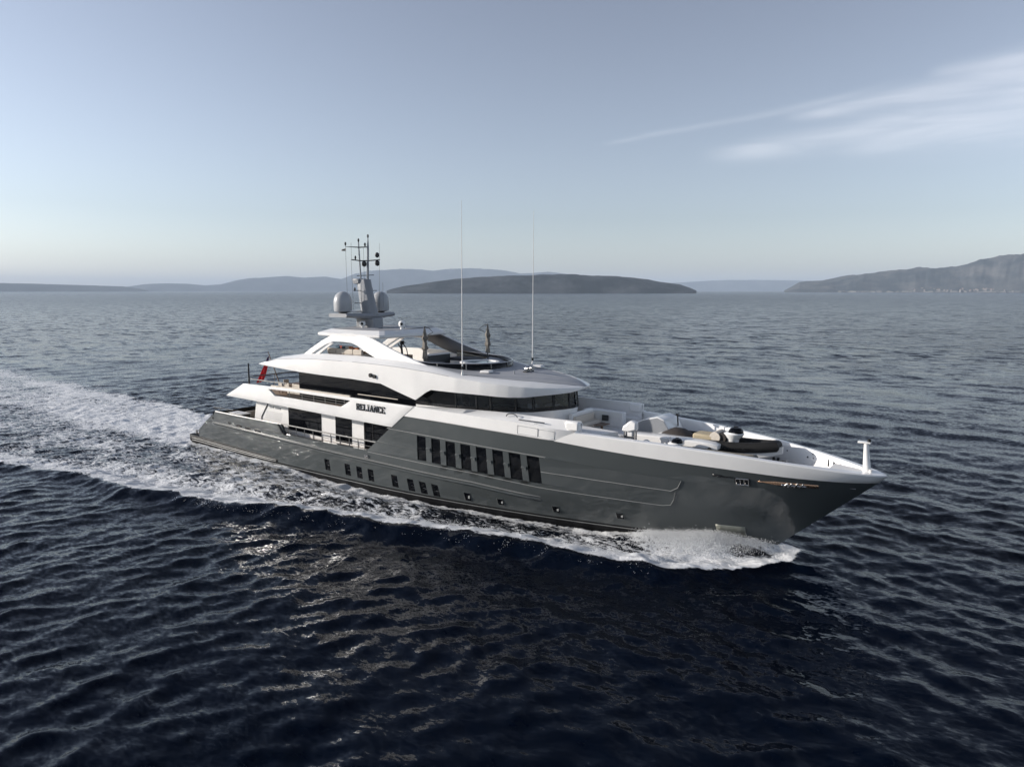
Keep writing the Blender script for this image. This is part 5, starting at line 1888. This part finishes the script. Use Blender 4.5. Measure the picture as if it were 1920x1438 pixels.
# sun deck lounge seen through the starboard arch
part(MB().box((-8.9, -1.0, 9.3), (5.6, 5.2, .62)), 'sun_deck_step', TEAK, bevel=.02)
sofa(-8.95, -2.95, 9.45, 4.2, 0, 'long cream sofa under the hard top of the sun deck', CREAM, .45)
cushion(-10.15, -3.02, 10.24, CBLUE, 'teal cushion at the aft end of the sun deck sofa', .1)
cushion(-9.80, -2.95, 10.27, CRUST, 'dark rust cushion beside the teal cushion on the sun deck sofa', -.2)
cushion(-9.42, -2.98, 10.26, CBLUE, 'dark teal cushion tucked behind the rust cushion', .3, .44)
cushion(-8.95, -3.02, 10.24, CREAM, 'cream cushion in the middle of the sun deck sofa', .0)
cushion(-8.62, -2.98, 10.26, CORANGE, 'bright orange cushion in the middle of the sun deck sofa', .15)
cushion(-8.2, -2.98, 10.23, CRUST, 'rust cushion between the two orange cushions', -.1, .44)
cushion(-7.85, -3.0, 10.22, CORANGE, 'smaller orange cushion at the forward end of the sun deck sofa', .2, .46)
tb_ = table(-7.6, -2.3, 9.61, .8, .5, 'low teak coffee table by the sun deck sofa', .42, TEAK)
# exercise machine under the hard top
gm = thing('exercise_machine', 'black exercise machine with upright handles under the hard top', 'gym machine', (-5.9, .2, 9.0))
MB().tube([(0, 0, .3), (-.15, 0, 1.5), (.05, 0, 1.75)], .09, 8).build('upright', BLACK, gm)
MB().box((0, 0, .2), (1.5, .5, .3)).build('base', BLACK, gm, bevel=.05)
for sy in (-1, 1):
    MB().tube([(.35, sy * .3, .4), (.15, sy * .3, 1.2), (-.25, sy * .28, 1.65)], .04, 8).build('handle', BLACK, gm)
MB().box((-.05, 0, 1.72), (.12, .4, .3)).build('display', BLACK, gm, bevel=.02)
# loungers on the after end of the sun deck (rails show beyond the arch foot)
for i, (y, lb) in enumerate(((1.2, 'sun lounger nearest the mast side on the after sun deck'), (3.0, 'sun lounger by the port rail on the after sun deck'))):
    lo_ = thing('sun_lounger', lb, 'sun lounger', (-13.6, y, 9.0), 0, 'sun loungers on the after sun deck')
    MB().box((0, 0, .34), (1.9, .7, .12)).build('mattress', CREAM, lo_, bevel=.04)
    MB().box((.75, 0, .62), (.12, .7, .62), rot=Matrix.Rotation(.5, 3, 'Y')).build('backrest', CREAM, lo_, bevel=.04)
    for sx in (-1, 1):
        for sy in (-1, 1):
            MB().tube([(sx * .8, sy * .3, 0), (sx * .8, sy * .3, .3)], .03, 6).build('leg', STEEL, lo_)
mb = MB()
for z in (10.15, 9.85):
    mb.tube([(-12.2, 3.9, z), (-15.6, 3.85, z - .05), (-16.4, 2.4, z - .05)], .025, 6)
part(mb, 'sun_deck_rail', RAILM, each=True)
part(MB().tube([(-13.5, 3.9, 9.2), (-13.5, 3.9, 10.15)], .025, 6), 'rail_post', RAILM)
part(MB().tube([(-15.5, 3.85, 9.1), (-15.5, 3.85, 10.1)], .025, 6), 'rail_post', RAILM)

# upper deck terrace: table, chairs, plants
table(-17.4, -1.2, 5.79, 1.5, .85, 'large oval dark wood dining table on the upper deck terrace')
G1 = 'chairs round the upper deck dining table'
for x, y, rz, lb in ((-18.4, -2.55, R(90), 'cream chair on the starboard side aft of the upper deck table'), (-17.4, -2.55, R(90), 'cream chair on the starboard side middle of the upper deck table'), (-16.4, -2.55, R(90), 'cream chair on the starboard side forward of the upper deck table'), (-18.2, .15, R(-90), 'cream chair across the upper deck table, aft one'), (-16.8, .15, R(-90), 'cream chair across the upper deck table, forward one'), (-19.5, -1.2, 0, 'cream chair at the after head of the upper deck table')):
    chair(x, y, 5.79, rz, lb, G1)
sofa(-15.2, -3.3, 5.79, 2.0, R(180), 'cream sofa by the upper deck balcony opening', CREAM, .6)
for k, (x, y, lb) in enumerate(((-19.6, 1.6, 'leafy plant in a dark pot by the after rail of the upper deck'), (-15.0, 1.8, 'taller leafy plant in a dark pot beside the lounge doors'))):
    pl = thing('potted_plant', lb, 'plant', (x, y, 5.79), 0, 'potted plants on the upper deck')
    MB().lathe([(.26, 0), (.34, .45), (.36, .62), (.31, .62)], (0, 0, 0), 14).build('pot', DARK, pl)
    mb = MB()
    r2 = np.random.default_rng(60 + k)
    for i in range(150):
        a, e_ = r2.uniform(0, 6.28), r2.uniform(.1, 1.4)
        Ls = r2.uniform(.35, .75) * (1.25 if k else 1)
        b0 = Vector((math.cos(a) * .08, math.sin(a) * .08, .6 + r2.uniform(0, .5)))
        d_ = Vector((math.cos(a) * math.cos(e_), math.sin(a) * math.cos(e_), math.sin(e_)))
        w_ = d_.cross(Vector((0, 0, 1))).normalized() * .05
        mb.add([b0, b0 + d_ * Ls * .5 + w_, b0 + d_ * Ls + Vector((0, 0, -.12)), b0 + d_ * Ls * .5 - w_], [(0, 1, 2, 3)])
    mb.build('leaves', PLANT, pl, fix=False)
# main deck cockpit aft
sofa(-24.4, -1.2, 2.52, 3.2, R(90), 'cream sofa on the after main deck under the overhang', CREAM, .6)
table(-23.0, -1.2, 2.52, .6, 1.1, 'dark low table in front of the after main deck sofa', .5)
bx = thing('bar_cabinet', 'white topped dark cabinet on the after main deck beside the starboard rail', 'cabinet', (-23.6, -3.7, 2.52))
MB().box((0, 0, .5), (2.0, .9, 1.0)).build('cabinet_body', DARK, bx, bevel=.03)
MB().box((0, 0, 1.04), (2.15, 1.0, .09)).build('cabinet_top', WHITE2, bx, bevel=.03)
MB().box((.2, -.46, .55), (1.2, .03, .6)).build('cabinet_door', GLASS, bx)
for x in (-26.2, -25.2, -24.2):
    part(MB().tube([(x, -4.6, 2.5), (x, -4.6, 3.95)], .028, 6), 'rail_stanchion', RAILM)
part(MB().tube([(-26.6, -4.55, 3.95), (-23.2, -4.62, 3.98)], .03, 6), 'after_deck_rail', RAILM)
part(MB().tube([(-25.9, 2.8, 2.5), (-25.9, 2.8, 4.5), (-24.0, 2.6, 4.7)], .035, 6), 'awning_pole', STEEL)
